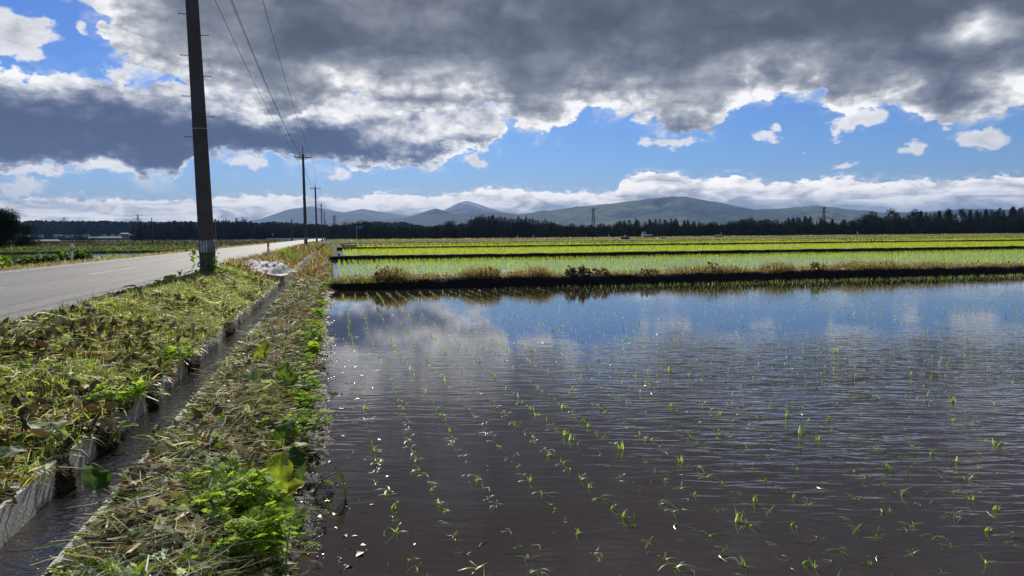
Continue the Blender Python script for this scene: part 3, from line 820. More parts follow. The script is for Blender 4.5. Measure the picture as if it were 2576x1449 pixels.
def dike_weeds():
    S = Scatter()
    n = 40000
    x = rng.uniform(0.1, 34, n); y = dike1_y(x) + rng.uniform(0.35, 1.25, n)
    cl = fbm(x * 1.1, y * 0 + 1.7, 101, 3)
    keep = rng.random(n) < np.clip(0.6 + 1.2 * cl, 0.25, 1)
    x, y, cl = x[keep], y[keep], cl[keep]; m = len(x)
    P = np.stack([x, y, np.full(m, 0.22)], 1)
    c = pick(m, straw=4, brown=4, rust=3, olive=1.2)
    h = rng.uniform(0.11, 0.28, m) + np.clip(cl + .12, 0, 1) * rng.uniform(0, 0.58, m)
    S.add(T_GRASS[:2] + T_GRASS[3:], P, stand(m, 0.35), h, c, wide=rng.uniform(.5, 1.1, m))
    # small dry leaves on the stalks
    s = rng.random(m) < 0.5; Q = P[s].copy(); k = len(Q); Q[:, 2] += h[s] * rng.uniform(0.3, 0.9, k); Q[:, 0] += rng.normal(0, 0.04, k)
    S.add(T_SMALL, Q, lie(k, 0.9), rng.uniform(0.03, 0.07, k), pick(k, brown=4, rust=3, straw=3))
    # green growth at the road end
    n = 2600; x = rng.uniform(-0.3, 2.6, n) ; x = np.where(rng.random(n) < x / 3.2, x * 0.4, x); y = dike1_y(x) + rng.uniform(0.12, 1.4, n)
    P = np.stack([x, y, np.full(n, 0.2)], 1)
    S.add(T_GRASS, P, stand(n, 0.5), rng.uniform(0.08, 0.2, n), pick(n, green=4, yellow=2, straw=2, olive=2), wide=rng.uniform(1, 2, n))
    tag(S.build('dry_dike_weeds', MATS['dryweed']), kind='stuff')
    S = Scatter()
    for (y0, x1, w, n, s, pal) in ((46.4, 95, 1.2, 5000, .14, dict(straw=3, brown=3, olive=3, green=1)), (85.2, 140, 1.6, 6000, .2, dict(straw=3, brown=2, olive=3, green=2)), (118, 170, 1.8, 5000, .25, dict(straw=3, olive=3, green=2)), (150, 200, 2.4, 5000, .25, dict(straw=4, olive=3, rust=1))):
        x = rng.uniform(0, x1, n); P = np.stack([x, y0 + rng.uniform(.2, .9, n) * w, np.full(n, 0.3)], 1); P = P[in_view(P, 1)]; m = len(P)
        S.add(T_GRASS, P, stand(m, 0.5), rng.uniform(.5, 1.5, m) * s, pick(m, **pal), wide=np.full(m, 1.0 + y0 / 40))
    n = 26000; x = rng.uniform(0, 270, n); v = rng.random(n)
    P = np.stack([x, 193 + v * 16, 0.1 + 0.66 * np.interp(v, [0, .175, .35, .8, 1], [-.5, .55, 1, .85, -.5]) - .05], 1); P = P[in_view(P, 1) & (v > .05)]; m = len(P)
    patch = fbm(P[:, 0] * .06, P[:, 1] * .3, 111, 3)
    c = np.where((patch > .1)[:, None], pick(m, olive=3, green=3, straw=2), pick(m, straw=5, brown=2.5, rust=1))
    S.add(T_GRASS, P, stand(m, 0.6), rng.uniform(.2, .55, m), c, wide=np.full(m, 5.0))
    for i, (y0, w, h) in enumerate([(73, 2.2, .24), (84, 2.0, .28), (98, 2.2, .30), (128, 3, .32), (180, 5, .38), (260, 8, .45)]):
        n = 5000; x = rng.uniform(-60 - y0 * .75, -13.4, n); v = rng.uniform(.05, .9, n)
        P = np.stack([x, y0 - .1 * (x + 13) + v * w, 0.3 + h * np.interp(v, [0, .12, .25, .8, 1], [-.5, .55, 1, .85, -.5]) - .04], 1)
        P = P[in_view(P, 1)]; m = len(P)
        c = (pick(m, green=5, yellow=.6, olive=3, straw=1) if i < 3 else pick(m, olive=4, dark=3, brown=1)) * (.75 if i < 3 else .5)
        S.add(T_GRASS, P, stand(m, 0.6), rng.uniform(.12, .32, m) * (1 + y0 / 200), c, wide=np.full(m, 1 + y0 / 30))
    tag(S.build('far_dike_grass', MATS['dryweed']), kind='stuff')
dike_weeds()

# ----------------------------------------------------------------------------- rice
RICE = np.array([(0.22, 0.34, 0.06), (0.20, 0.30, 0.06), (0.34, 0.45, 0.14), (0.48, 0.54, 0.30)])  # the palest tones put silvery sky sheen into the blade colour
def t_tuft(r, nb, droop, h=1.0, w=0.06, seg=4, sp=.05):
    vs = []; fs = []; k = 0
    for b in range(nb):
        fl = r.random() < droop
        v, f = t_blade(seg, w * r.uniform(.7, 1.2), r.uniform(1.5, 2.1) if fl else r.uniform(0.5, 1.7), r.normal(0, .2))
        L = h * r.uniform(.55, 1.1); v = v * [L, 1, L]
        a = r.uniform(0, 2 * math.pi); t = r.normal(.12, .18) + (.6 if fl else 0)
        M = euler_mats(np.array([0.]), np.array([t]), np.array([a]))[0]
        v = v @ M.T + [r.normal(0, sp), r.normal(0, sp), 0]
        if fl: v[:, 2] = np.maximum(v[:, 2], 0.02)
        vs.append(v); fs.append(f[0] + k); k += len(v)
    return np.concatenate(vs), [np.concatenate(fs)]
def rice():
    r = np.random.default_rng(21)
    # near paddy: sparse, freshly planted, many half sunk
    xs, ys = [], []
    for i in range(95):
        x = 0.27 + 0.305 * i
        y = np.arange(2.6, 20.6, 0.17)
        xs.append(x + 0.030 * np.sin(y * .9 + i) + r.normal(0, .014, len(y)) + 0.10 * sstep(5.5 - y, 0, 3)); ys.append(y + r.normal(0, .035, len(y)))
    x = np.concatenate(xs); y = np.concatenate(ys)
    vig = fbm(x * 0.45, y * 0.45, 121, 3) * .9 + r.normal(0, .22, len(x))
    leftrows = (x < 4.5)
    keep = (vig > np.where(leftrows, -0.95, -0.6)) & (r.random(len(x)) < np.where(leftrows, .95, .8))
    x, y, vig = x[keep], y[keep], vig[keep]
    P = np.stack([x, y, np.full(len(x), -0.004)], 1)
    ok, d = in_frame(P, 1.25)
    P, vig, d = P[ok], vig[ok], d[ok]; inside = in_frame(P)[0]
    size = np.clip(0.078 + 0.042 * vig + r.normal(0, .015, len(P)), 0.035, 0.13) * np.where(P[:, 0] < 4.5, 1.12, 1.0)
    order = np.argsort(-(size / d) * inside)
    tall = [t_tuft(r, nb, dr, w=.085, sp=.10) for nb, dr in ((5, .35), (6, .4), (5, .4), (7, .3), (5, .6), (6, .65), (4, .85), (5, .9), (3, .8), (4, .3))]
    meshes = []
    for i, (v, f) in enumerate(tall):
        c = np.repeat(RICE[r.integers(0, 4, len(v) // 10)], 10, 0)
        me = mesh_np('rice_seedling', v, f, c); me.materials.append(MATS['rice']); meshes.append(me)
    first = order[:300]
    for k in first:
        o = bpy.data.objects.new('rice_seedling', meshes[int(r.integers(0, len(meshes)))])
        col.objects.link(o); s = float(size[k])
        o.location = P[k]; o.rotation_euler = (0, 0, float(r.uniform(0, 6.28))); o.scale = (s, s, s * float(r.uniform(.45, .95)))
        tag(o, 'small rice seedling with thin green blades standing in the muddy near paddy', 'rice seedling', 'rice seedlings nearest the camera in the muddy paddy')
    rest = order[300:]
    S = Scatter(); m = len(rest)
    S.add([t_tuft(r, nb, dr, seg=3) for nb, dr in ((4, .2), (5, .2), (3, .3), (4, .5), (3, .1), (3, .6))], P[rest], (np.zeros(m), np.zeros(m), r.uniform(0, 6.28, m)), size[rest] * np.where(P[rest][:, 1] > 12, .78, .95),
          RICE[r.integers(0, 4, m)] * r.uniform(.8, 1.2, (m, 1)), wide=None)
    tag(S.build('distant_rice_seedlings', MATS['rice']), kind='stuff')
    # a green fringe along the foot of the near dike
    S = Scatter(); n = 1500; x = r.uniform(3, 34, n); p = np.clip((x - 4) / 12, .1, 1); x = x[r.random(n) < p]; m = len(x)
    Q = np.stack([x, dike1_y(x) - r.uniform(.05, .75, m), np.zeros(m)], 1)
    S.add([t_tuft(r, 4, .2, seg=2) for _ in range(4)], Q, (np.zeros(m), np.zeros(m), r.uniform(0, 6.28, m)), r.uniform(.05, .12, m), RICE[r.integers(0, 4, m)] * .6)
    tag(S.build('water_edge_grass', MATS['rice']), kind='stuff')
    # second paddy: full rows
    def rows(name, x0, x1, y0, y1, dx, dy, h, nb, seg, w, colr, mat, drop=0.1):
        X, Y = np.meshgrid(np.arange(x0, x1, dx), np.arange(y0, y1, dy), indexing='ij')
        x = X.ravel() + r.normal(0, .025, X.size); y = Y.ravel() + r.normal(0, .03, X.size)
        x = x + .05 * np.sin(y * .6 + x)
        P = np.stack([x, y, np.full(len(x), .10)], 1)
        P = P[in_view(P, .6) & (r.random(len(x)) > drop)]; m = len(P)
        S = Scatter()
        g = fbm(P[:, 0] * .12, P[:, 1] * .12, 131, 3)
        S.add([t_tuft(r, nb, .12, seg=seg, w=w) for _ in range(8)], P, (np.zeros(m), np.zeros(m), r.uniform(0, 6.28, m)), h * (1 + .25 * g) * r.uniform(.75, 1.25, m), colr[r.integers(0, len(colr), m)] * r.uniform(.85, 1.15, (m, 1)))
        tag(S.build(name, MATS[mat]), kind='stuff')
    G2 = np.array([(0.37, 0.48, 0.035), (0.41, 0.52, 0.04), (0.32, 0.44, 0.035)])
    G3 = np.array([(0.40, 0.46, 0.035), (0.36, 0.43, 0.035), (0.44, 0.48, 0.05)])
    rows('second_paddy_rice', 0.35, 62, 23.4, 46.2, .30, .22, .18, 4, 2, .055, G2, 'rice')
    rows('third_paddy_rice', 1.2, 112, 48.2, 85, .36, .42, .25, 4, 1, .12, G3, 'ricefar')
    rows('far_paddy_rice', 4, 165, 87.5, 117.5, .8, .9, .30, 5, 1, .30, G3, 'ricefar')
    rows('farther_paddy_rice', 4, 200, 120.5, 149.5, 1.0, 1.2, .30, 5, 1, .4, G3 * .95, 'ricefar')
    rows('farthest_paddy_rice', 40, 255, 153.5, 192, 1.2, 1.5, .30, 5, 1, .5, G3, 'ricefar')
rice()

def tufts():
    r = np.random.default_rng(55)
    T = [t_tuft(r, nb, .15, w=.05, seg=3, sp=.12) for nb in (7, 9, 11, 8, 10, 12)]
    S = Scatter()
    for (x0, x1, y0, y1, n, zf, sz) in ((-3.1, -1.62, 2.8, 9, 900, z_verge, (.07, .17)), (-3.1, -1.62, 9, 22, 1500, z_verge, (.09, .2)), (-1.0, -.3, 2.5, 9, 110, z_bank, (.07, .15)), (-.5, -.16, 4, 21, 800, z_bank, (.08, .19))):
        P = spread(n, x0, x1, y0, y1, zf); m = len(P)
        k = fbm(P[:, 0] * 1.2, P[:, 1] * .6, 501, 3) > -.12
        P = P[k]; m = len(P)
        c = pick(m, green=6, yellow=2.2, olive=2, straw=1.4)
        S.add(T, P, (r.normal(0, .15, m), r.normal(0, .15, m), r.uniform(0, 6.28, m)), r.uniform(*sz, m), c)
    # grass and straw hanging over the left ditch wall
    for (y0, y1, n) in ((2.4, 6.6, 160), (6.6, 12, 1100), (12, 24, 1500)):
        y = r.uniform(y0, y1, n); y = y[fbm(y * 1.6, y * 0 + 7, 511, 3) > -.25]; m = len(y)
        P = np.stack([r.uniform(-1.66, -1.575, m), y, np.full(m, .345)], 1)
        S.add(T_GRASS, P, (r.normal(0, .3, m), r.uniform(.5, 1.9, m), r.normal(0, .8, m)), r.uniform(.07, .2, m), pick(m, green=3, straw=4, brown=3, olive=3), wide=r.uniform(1, 2, m))
    tag(S.build('grass_tufts', MATS['rice']), kind='stuff')
tufts()
# ----------------------------------------------------------------------------- ditch
def ditch():
    root = empty('concrete_ditch', (-1.36, 3, 0))
    tag(root, 'narrow concrete ditch with stained kerb-like side walls between verge and bank', 'ditch')
    y = 0.5
    r = np.random.default_rng(5)
    while y < 70:
        L = 1.2 if y < 30 else 3.0
        for side, x in ((-1, -1.625), (1, -1.085)):
            m = MB()
            dx, dz = r.normal(0, .005), r.normal(0, .006)
            g = 0.012
            cx = x + dx - root.location.x
            yy0, yy1 = y + g - 3, y + L - g - 3
            w0, w1 = .062, .048
            top = .335 + dz
            b0 = .05 if side < 0 else 0.0  # left wall's foot is pushed out so its inner face catches more sun
            m.prism([(cx - w0, yy0, -.1), (cx + w0 + b0, yy0, -.1), (cx + w0 + b0, yy1, -.1), (cx - w0, yy1, -.1)],
                    [(cx - w1, yy0, top), (cx + w1, yy0, top), (cx + w1, yy1, top), (cx - w1, yy1, top)])
            m.build('side_wall', MATS['ditch_concrete'], root)
        y += L
    tagS(sheet('ditch_water', [-1.60, -1.36, -1.10], [0, 20, 80], 0.185, MATS['ditch_water']))
ditch()

# ----------------------------------------------------------------------------- utility poles
def pole_mesh(h, r0, r1, n=24):
    m = MB(); k = 12
    m.tube([(0, 0, -0.3 + (h + .3) * i / k) for i in range(k + 1)], [r0 + (r1 - r0) * i / k for i in range(k + 1)], n)
    return m
def utility_pole(x, y, z, label, lean=0.0, near=False):
    root = empty('utility_pole', (x, y, z))
    root.rotation_euler = (0, lean, 0)
    tag(root, label, 'utility pole', 'utility poles along the road')
    H = 9.6; rad = lambda q: .18 - .0070 * q
    pole_mesh(H, .18, .113).build('shaft', MATS['pole_concrete'], root, smooth=True)
    m = MB(); m.tube([(0, 0, H), (0, 0, H + .25), (0, 0, H + .9)], [.045, .04, .03], 8); m.build('lightning_rod', MATS['dark_steel'], root)
    m = MB(); m.box((0, -.14, H - .35), (1.7, .085, .085)); arm = m.build('crossarm', MATS['dark_steel'], root)
    for dx in (-.8, -.3, .8):
        m = MB(); m.tube([(dx, -.14, H - .30), (dx, -.14, H - .2), (dx, -.14, H - .16), (dx, -.14, H - .06)], [.02, .05, .055, .03], 10)
        m.build('insulator', MATS['porcelain'], arm, smooth=True)
    bolts = 0
    for i in range(9):
        q = 3.25 + .45 * i + (0.0)
        s = -1 if i % 2 == 0 else 1
        m = MB(); R0 = rad(q)
        m.tube([(s * (R0 - .01), -.02, q), (s * (R0 + .15), -.02, q)], .009, 8); m.tube([(s * (R0 + .15), -.02, q), (s * (R0 + .165), -.02, q)], .017, 8)
        m.build('step_bolt', MATS['dark_steel'], root)
    def ring(q, hh, mat, name, extra=.004):
        m = MB(); n = 28; ro = rad(q) + extra
        m.tube([(0, 0, q - hh / 2), (0, 0, q + hh / 2)], ro, n)
        return m.build(name, mat, root, smooth=True)
    ring(3.42, .035, MATS['steel'], 'clamp_band', .008)
    pl = ring(0.77, .30, MATS['plate_grey'], 'hazard_plate', .006)
    for k in range(3):
        a = R(-126 + 19 * k); m = MB(); R0 = rad(.77) + .0085
        for j in range(2):
            a0 = a + R(4.2) * j; a1 = a + R(4.2) * (j + 1)
            m.prism([(R0 * math.cos(a0), R0 * math.sin(a0), .645), (R0 * math.cos(a1), R0 * math.sin(a1), .645), ((R0 - .006) * math.cos(a1), (R0 - .006) * math.sin(a1), .645), ((R0 - .006) * math.cos(a0), (R0 - .006) * math.sin(a0), .645)],
                    [(R0 * math.cos(a0), R0 * math.sin(a0), .895), (R0 * math.cos(a1), R0 * math.sin(a1), .895), ((R0 - .006) * math.cos(a1), (R0 - .006) * math.sin(a1), .895), ((R0 - .006) * math.cos(a0), (R0 - .006) * math.sin(a0), .895)])
        m.build('white_stripe', MATS['white_paint'], pl)
    m = MB(); c = .17
    for q in (.70, .88):
        m.tube([(c, -.05, q), (c + .05, -.07, q + .005), (c + .06, -.03, q), (c + .02, .03, q)], .006, 6)
    m.tube([(c + .045, -.06, .66), (c + .05, -.06, 1.35)], .008, 6)
    m.build('ground_wire', MATS['steel'], root)
    return root
POLES = [(-2.78, 17.25, .67), (-2.72, 77, .72), (-2.62, 126, .72), (-2.55, 190, .72), (-2.5, 250, .72)]
PL = ['large concrete utility pole in the foreground with step bolts and striped hazard plate',
      'second concrete utility pole along the road, whole with its crossarm', 'third utility pole along the road, behind the second one',
      'fourth utility pole along the road, small against the pale mountain', 'farthest utility pole of the roadside row with a crossarm']
for i, ((x, y, z), l) in enumerate(zip(POLES, PL)):
    utility_pole(x, y, z, l, lean=R(-1.05) if i == 0 else R([0, -.15, .1, -.1, .2][i]))
# plain poles without crossarms
def plain_pole(x, y, z, h, label, r=.13):
    m = MB(); m.tube([(0, 0, -.3), (0, 0, h)], [r, r * .7], 10)
    root = empty('plain_pole', (x, y, z)); tag(root, label, 'pole')
    m.build('shaft', MATS['pole_concrete'], root, smooth=True)
    m = MB(); m.tube([(0, 0, h), (0, 0, h + .12)], [r * .72, r * .4], 10); m.build('cap', MATS['dark_steel'], root)
plain_pole(-10.9, 205, .2, 6.4, 'plain pole without crossarm on the left side of the road beside the guardrail', .2)
plain_pole(-32.3, 142, .1, 5.2, 'lone thin grey pole standing in the dark left fields', .12)
plain_pole(-2.6, 330, .2, 8.8, 'bare pole at the far end of the roadside pole row', .22)
plain_pole(-1.1, 255, .2, 3.0, 'short light post between the pole row and the blue sign', .12)

def wires():
    H = 9.6 + .72
    def span(p, q, sag, n=40):
        return [(p[0] + (q[0] - p[0]) * t, p[1] + (q[1] - p[1]) * t, p[2] + (q[2] - p[2]) * t - sag * 4 * t * (1 - t)) for t in np.linspace(0, 1, n)]
    lab = ['leftmost overhead wire strung from pole to pole over the road verge', 'overhead wire second from left, twisted close to the one beside it', 'thin overhead wire hanging just beside the second one', 'rightmost overhead wire strung along the roadside poles']
    for k, (dx, dz, rad, sg) in enumerate([(-.8, -.05, .0095, .75), (-.27, .02, .012, .72), (-.33, -.03, .007, .62), (.8, -.05, .0095, .78)]):
        m = MB(); pts = []
        ends = [(-3.05, -38, .72)] + POLES
        for a, b in zip(ends[:-1], ends[1:]):
            lean = -.18 if a is POLES[0] else 0
            lb = -.18 if b is POLES[0] else 0
            s = span((a[0] + dx + lean, a[1] - .14, H + dz), (b[0] + dx + lb, b[1] - .14, H + dz), sg)
            pts += s if not pts else s[1:]
        m.tube(pts, rad, 5)
        tag(m.build('overhead_wire', MATS['cable']), lab[k], 'wire', 'overhead wires along the roadside poles')
wires()

# ----------------------------------------------------------------------------- delineator posts
def delineator(x, y, z, label, head='porcelain', h=.62, lean=0.0):
    root = empty('delineator_post', (x, y, z)); root.rotation_euler = (lean, lean * .6, 0)
    tag(root, label, 'delineator', 'delineator posts along the road edges')
    m = MB(); m.tube([(0, 0, -.2), (0, 0, h * .72)], .045, 14); m.build('post', MATS['white_paint'], root, smooth=True)
    m = MB(); m.tube([(0, 0, h * .73), (0, 0, h * .86)], .046, 14); m.build('band', MATS['red_band' if head == 'orange' else 'plate_grey'], root, smooth=True)
    m = MB(); m.tube([(0, 0, h * .861), (0, 0, h * .93)], .045, 14); m.build('collar', MATS['white_paint'], root, smooth=True)
    m = MB(); m.tube([(0, -.03, h + .01), (0, -.022, h + .01), (0, .022, h + .01), (0, .03, h + .01)], [.05, .075, .075, .05], 18); m.build('reflector', MATS[head], root, smooth=True)
delineator(-2.75, 32.5, .70, 'white delineator post with orange reflector on the right road verge', 'orange', .70)
delineator(-10.0, 31.0, .62, 'weathered white delineator post with round pale reflector on the left road edge', 'porcelain', .74, R(3))
delineator(-9.9, 95, .64, 'small white delineator post far along the left road edge', 'porcelain', .74)
delineator(-2.3, 205, .70, 'tiny white delineator post at the far right road edge among the poles', 'porcelain', .8)

def metal_rod():
    root = empty('survey_rod', (-.72, 54, .33)); tag(root, 'thin dark metal rod standing upright beside the ditch', 'rod')
    m = MB(); m.tube([(0, 0, -.2), (.01, 0, 1.1)], .022, 8); m.build('shaft', MATS['dark_steel'], root)
    m = MB(); m.tube([(.01, 0, 1.1), (.01, 0, 1.15)], .03, 8); m.build('cap', MATS['steel'], root)
metal_rod()
def stake():
    m = MB(); m.prism([(-.02, -.008, -.1), (.02, -.008, -.1), (.02, .008, -.1), (-.02, .008, -.1)], [(-.022, -.03, .155), (.018, -.03, .158), (.018, -.014, .158), (-.022, -.014, .155)])
    o = m.build('wooden_stake', MATS['wood']); o.location = (-1.70, 9.3, .43)
    tag(o, 'flat pale wooden stake stuck upright in the mown verge', 'stake')
stake()

# crumpled white sheet left on the verge
def plastic_sheet():
    nu, nv = 70, 40
    u, v = np.meshgrid(np.linspace(-1, 1, nu), np.linspace(-1, 1, nv), indexing='ij')
    rr = np.sqrt(u * u + v * v); edge = sstep(1.05 + .25 * fbm(u * 2 + 5, v * 2, 3, 3) - rr, 0, .5)
    f = np.abs(fbm(u * 4 + 2, v * 4, 5, 4)); f2 = np.abs(fbm(u * 9, v * 9 + 4, 8, 3))
    z = edge * (.05 + .17 * f + .10 * f2) - .1 * (1 - edge)
    x = u * .85 + .06 * fbm(u * 5, v * 5, 12, 3); y = v * 1.5 + .06 * fbm(u * 5, v * 5, 13, 3)
    me = mesh_np('crumpled_sheet', np.stack([x, y, z], -1).reshape(-1, 3), [grid_faces(nu, nv)], smooth=True)
    m, N, out = newmat('white_film'); n = N.noise(objc(N), 6, 5, .6)
    base = N.ramp(n, [(.3, (.55, .56, .58)), (.6, (.80, .81, .83))])
    tr = N.node('ShaderNodeBsdfTranslucent'); tr.inputs[0].default_value = (.66, .68, .70, 1)
    mx = N.node('ShaderNodeMixShader'); mx.inputs[0].default_value = .45
    N.nt.links.new(princ(N, base, .5, .2, bump(N, N.noise(objc(N), 22, 5, .6), .03)), mx.inputs[1]); N.nt.links.new(tr.outputs[0], mx.inputs[2]); N.nt.links.new(mx.outputs[0], out.inputs[0])
    o = link('crumpled_plastic_sheet', me, m); o.location = (-2.15, 23.2, .72); o.rotation_euler = (0, R(9), R(-6))
    tag(o, 'crumpled white plastic sheet heaped on the grass verge beyond the near pole', 'plastic sheet')
plastic_sheet()

# ----------------------------------------------------------------------------- leafy plants on verge and bank
def leaf_object(name, parent, L, aspect, colr, base, yaw, pitch, roll, heart=True, seed=0, curl=.35, cup=.25, wave=.10, mat='bigleaf'):
    r = np.random.default_rng(seed)
    v, f = t_leaf(12, 9, aspect, .015, cup, curl, r, heart, wave)
    # veins lie a little lower than the blade
    ed = np.abs(np.tile(np.linspace(-1, 1, 9), 13))
    v[:, 1] *= 1 + .10 * r.normal(0, 1, len(v)) * (ed > .9); v[:, 2] += .035 * fbm(v[:, 0] * 5 + seed, v[:, 1] * 5, seed, 3)
    uu = v[:, 0]; v[:, 2] -= 0.012 * np.exp(-(v[:, 1] / .03) ** 2) + .010 * (np.sin((uu * 22 - np.abs(v[:, 1]) * 18)) > .75)
    c = np.array(colr)[None] * (1 + .12 * r.normal(0, 1, (len(v), 1)) * .5)
    c = c * np.where((np.abs(v[:, 1:2]) < .025), 1.45, 1.0) * np.where((ed[:, None] > .9) & (r.random((len(v), 1)) < .5), np.array([[1.2, .8, .6]]), 1.0)
    c = c * (1 - .25 * (np.sin(uu * 22 - np.abs(v[:, 1]) * 18) > .75))[:, None]
    M = euler_mats(np.array([roll]), np.array([-pitch]), np.array([yaw]))[0]
    me = mesh_np(name, (v * L) @ M.T, f, c, smooth=True)
    o = link(name, me, MATS[mat], parent); o.location = base
    return o
GREENS = [(.13, .22, .035), (.18, .28, .045), (.10, .17, .03), (.22, .33, .05)]
def leafy_plant(x, y, z, label, leaves, cat='weed', name='broad_leaf_weed', group=None, seed=0):
    """leaves: (azimuth deg, stalk length, stalk pitch deg, blade length, aspect, blade pitch deg, colour)"""
    root = empty(name, (x, y, z)); tag(root, label, cat, group)
    r = np.random.default_rng(seed + 300)
    for i, (az, sl, sp, L, asp, bp, c) in enumerate(leaves):
        a = R(az); p = R(sp)
        tip = (sl * math.cos(a) * math.cos(p), sl * math.sin(a) * math.cos(p), sl * math.sin(p))
        mid = (tip[0] * .45, tip[1] * .45, tip[2] * .6 + .01)
        m = MB(); m.tube([(0, 0, -.03), mid, tip], [.0055, .005, .004], 6); st = m.build('stalk', MATS['stalk'], root, smooth=True)
        leaf_object('leaf', root, L, asp, c, tip, a, R(bp), r.normal(0, .35), True, seed * 31 + i)
    return root
simple('stalk', (.28, .32, .14), .5, .4, .2, 8)
G = GREENS; YG = (.36, .42, .05); SG = (.30, .38, .27); DK = (.06, .09, .03)
leafy_plant(-.62, 5.75, .40, 'large grey-green butterbur leaf folded over on the earth bank', [(185, 0.050, 35, 0.285, .42, -5, SG), (25, 0.088, 55, 0.209, .46, -35, SG), (110, 0.077, 60, 0.190, .46, 30, (.26, .36, .14)), (-35, 0.077, 40, 0.228, .42, -25, SG), (230, 0.028, 20, 0.171, .4, -5, YG)], seed=1)
leafy_plant(-.70, 6.9, .40, 'upright yellow-green heart-shaped leaf on the bank beside the ditch', [(65, 0.065, 65, 0.203, .46, 62, YG), (-30, 0.050, 35, 0.150, .44, 5, (.3, .4, .1)), (170, 0.035, 30, 0.105, .42, 0, SG), (10, 0.110, 30, 0.120, .42, 5, (.12, .17, .08))], seed=2)
leafy_plant(-.32, 3.60, .30, 'bright lime butterbur plant lit from behind at the paddy edge', [(75, 0.059, 70, 0.204, .58, 62, (.38, .45, .05)), (178, 0.045, 55, 0.204, .56, 12, (.36, .45, .06)), (-62, 0.054, 60, 0.196, .42, -55, (.20, .32, .08)), (-15, 0.054, 60, 0.153, .46, -58, (.24, .34, .14)), (-120, 0.036, 45, 0.119, .5, 0, (.40, .48, .05)), (10, 0.054, 60, 0.128, .5, 20, (.46, .50, .05))], seed=3)
leafy_plant(-.16, 4.45, .03, 'small dark wrinkled leaf drooping over the paddy water', [(-15, .20, 40, .17, .46, -62, (.07, .10, .035)), (40, .1, 30, .09, .4, -30, (.1, .13, .04))], seed=4)
leafy_plant(-.42, 5.9, .36, 'cluster of round green leaves on stalks at the bank edge above the water', [(30, 0.085, 62, 0.128, .56, 30, G[1]), (120, 0.080, 60, 0.128, .56, 45, G[3]), (200, 0.075, 50, 0.112, .56, 30, G[1]), (280, 0.065, 50, 0.128, .55, -20, G[0]), (-20, 0.090, 45, 0.112, .55, 10, G[3]), (80, 0.130, 72, 0.144, .55, 60, G[1]), (160, 0.100, 40, 0.112, .55, 25, G[0]), (60, 0.150, 60, 0.112, .55, 40, YG)], seed=5)
leafy_plant(-.55, 4.55, .40, 'pair of half-lit leaves lying on the pale clippings', [(170, 0.048, 40, 0.170, .44, 12, (.2, .28, .07)), (60, 0.054, 45, 0.170, .46, 12, (.42, .48, .08)), (-10, 0.054, 35, 0.136, .44, -15, SG)], seed=6)
leafy_plant(-.34, 4.35, .26, 'dark green leaf clump with long stalks over the wet mud', [(70, 0.156, 74, 0.162, .44, 40, G[0]), (-40, 0.108, 55, 0.187, .46, -55, (.07, .13, .03)), (200, 0.084, 50, 0.136, .36, -45, SG), (20, 0.102, 55, 0.128, .5, 10, G[3]), (110, 0.120, 68, 0.128, .46, 40, YG), (-80, 0.084, 50, 0.153, .3, -60, G[0])], seed=7)
leafy_plant(-1.72, 4.78, .38, 'low rounded dock leaves lying on the verge by the ditch wall', [(200, .10, 30, .17, .44, 8, G[0]), (130, .12, 35, .17, .42, 12, SG), (-20, .12, 35, .15, .46, -35, (.2, .3, .08)), (80, .09, 40, .15, .42, 18, (.3, .34, .12)), (240, .05, 30, .13, .4, 0, G[0])], seed=8)
leafy_plant(-1.85, 4.25, .38, 'small grey-green weed at the left end of the ditch wall', [(140, .1, 40, .16, .44, 14, SG), (40, .1, 45, .14, .42, 10, SG), (-60, .09, 30, .14, .44, -10, (.25, .3, .12)), (230, .08, 35, .14, .42, 5, G[0])], seed=9)
leafy_plant(-1.50, 5.3, .26, 'bright little weed growing from a joint of the ditch wall', [(0, .08, 50, .10, .4, 10, YG), (70, .07, 55, .09, .4, 20, G[3]), (-80, .08, 40, .10, .4, -20, G[3]), (180, .05, 50, .07, .4, 10, YG)], seed=10)
leafy_plant(-1.52, 6.5, .26, 'yellow-green leafy shoot hanging over the ditch wall', [(0, .06, 40, .09, .42, -10, YG), (60, .06, 45, .08, .42, 10, YG), (-70, .06, 35, .09, .4, -25, G[3])], seed=11)
leafy_plant(-1.16, 4.95, .28, 'dark green feathery weed on the right lip of the ditch', [(170, .06, 50, .09, .3, 15, G[2]), (100, .07, 55, .10, .3, 30, G[0]), (240, .05, 35, .08, .3, -10, G[2]), (30, .06, 60, .08, .3, 30, G[1])], seed=12)
leafy_plant(-3.05, 12.4, .74, 'single large dark leaf standing up at the asphalt edge', [(190, .14, 62, .19, .36, 2, (.06, .10, .03)), (20, .06, 40, .09, .42, 15, G[3])], seed=13)
leafy_plant(-2.98, 11.8, .74, 'pale green weed clump where the verge meets the asphalt', [(90, .08, 60, .14, .42, 40, G[3]), (0, .08, 45, .14, .42, 10, G[1]), (200, .10, 40, .13, .42, 0, G[0]), (-60, .06, 40, .12, .42, -10, G[1]), (140, .1, 55, .12, .42, 30, YG), (40, .13, 50, .12, .42, 20, G[3])], seed=14)
leafy_plant(-2.95, 13.8, .75, 'weed with upright lime leaves by the road edge before the pole', [(90, .1, 70, .15, .42, 55, YG), (10, .1, 45, .15, .42, 10, G[3]), (200, .12, 50, .13, .42, 15, G[1]), (-50, .08, 40, .13, .42, -10, G[1]), (60, .16, 60, .12, .42, 30, G[3]), (150, .08, 40, .12, .4, 0, DK)], seed=15)
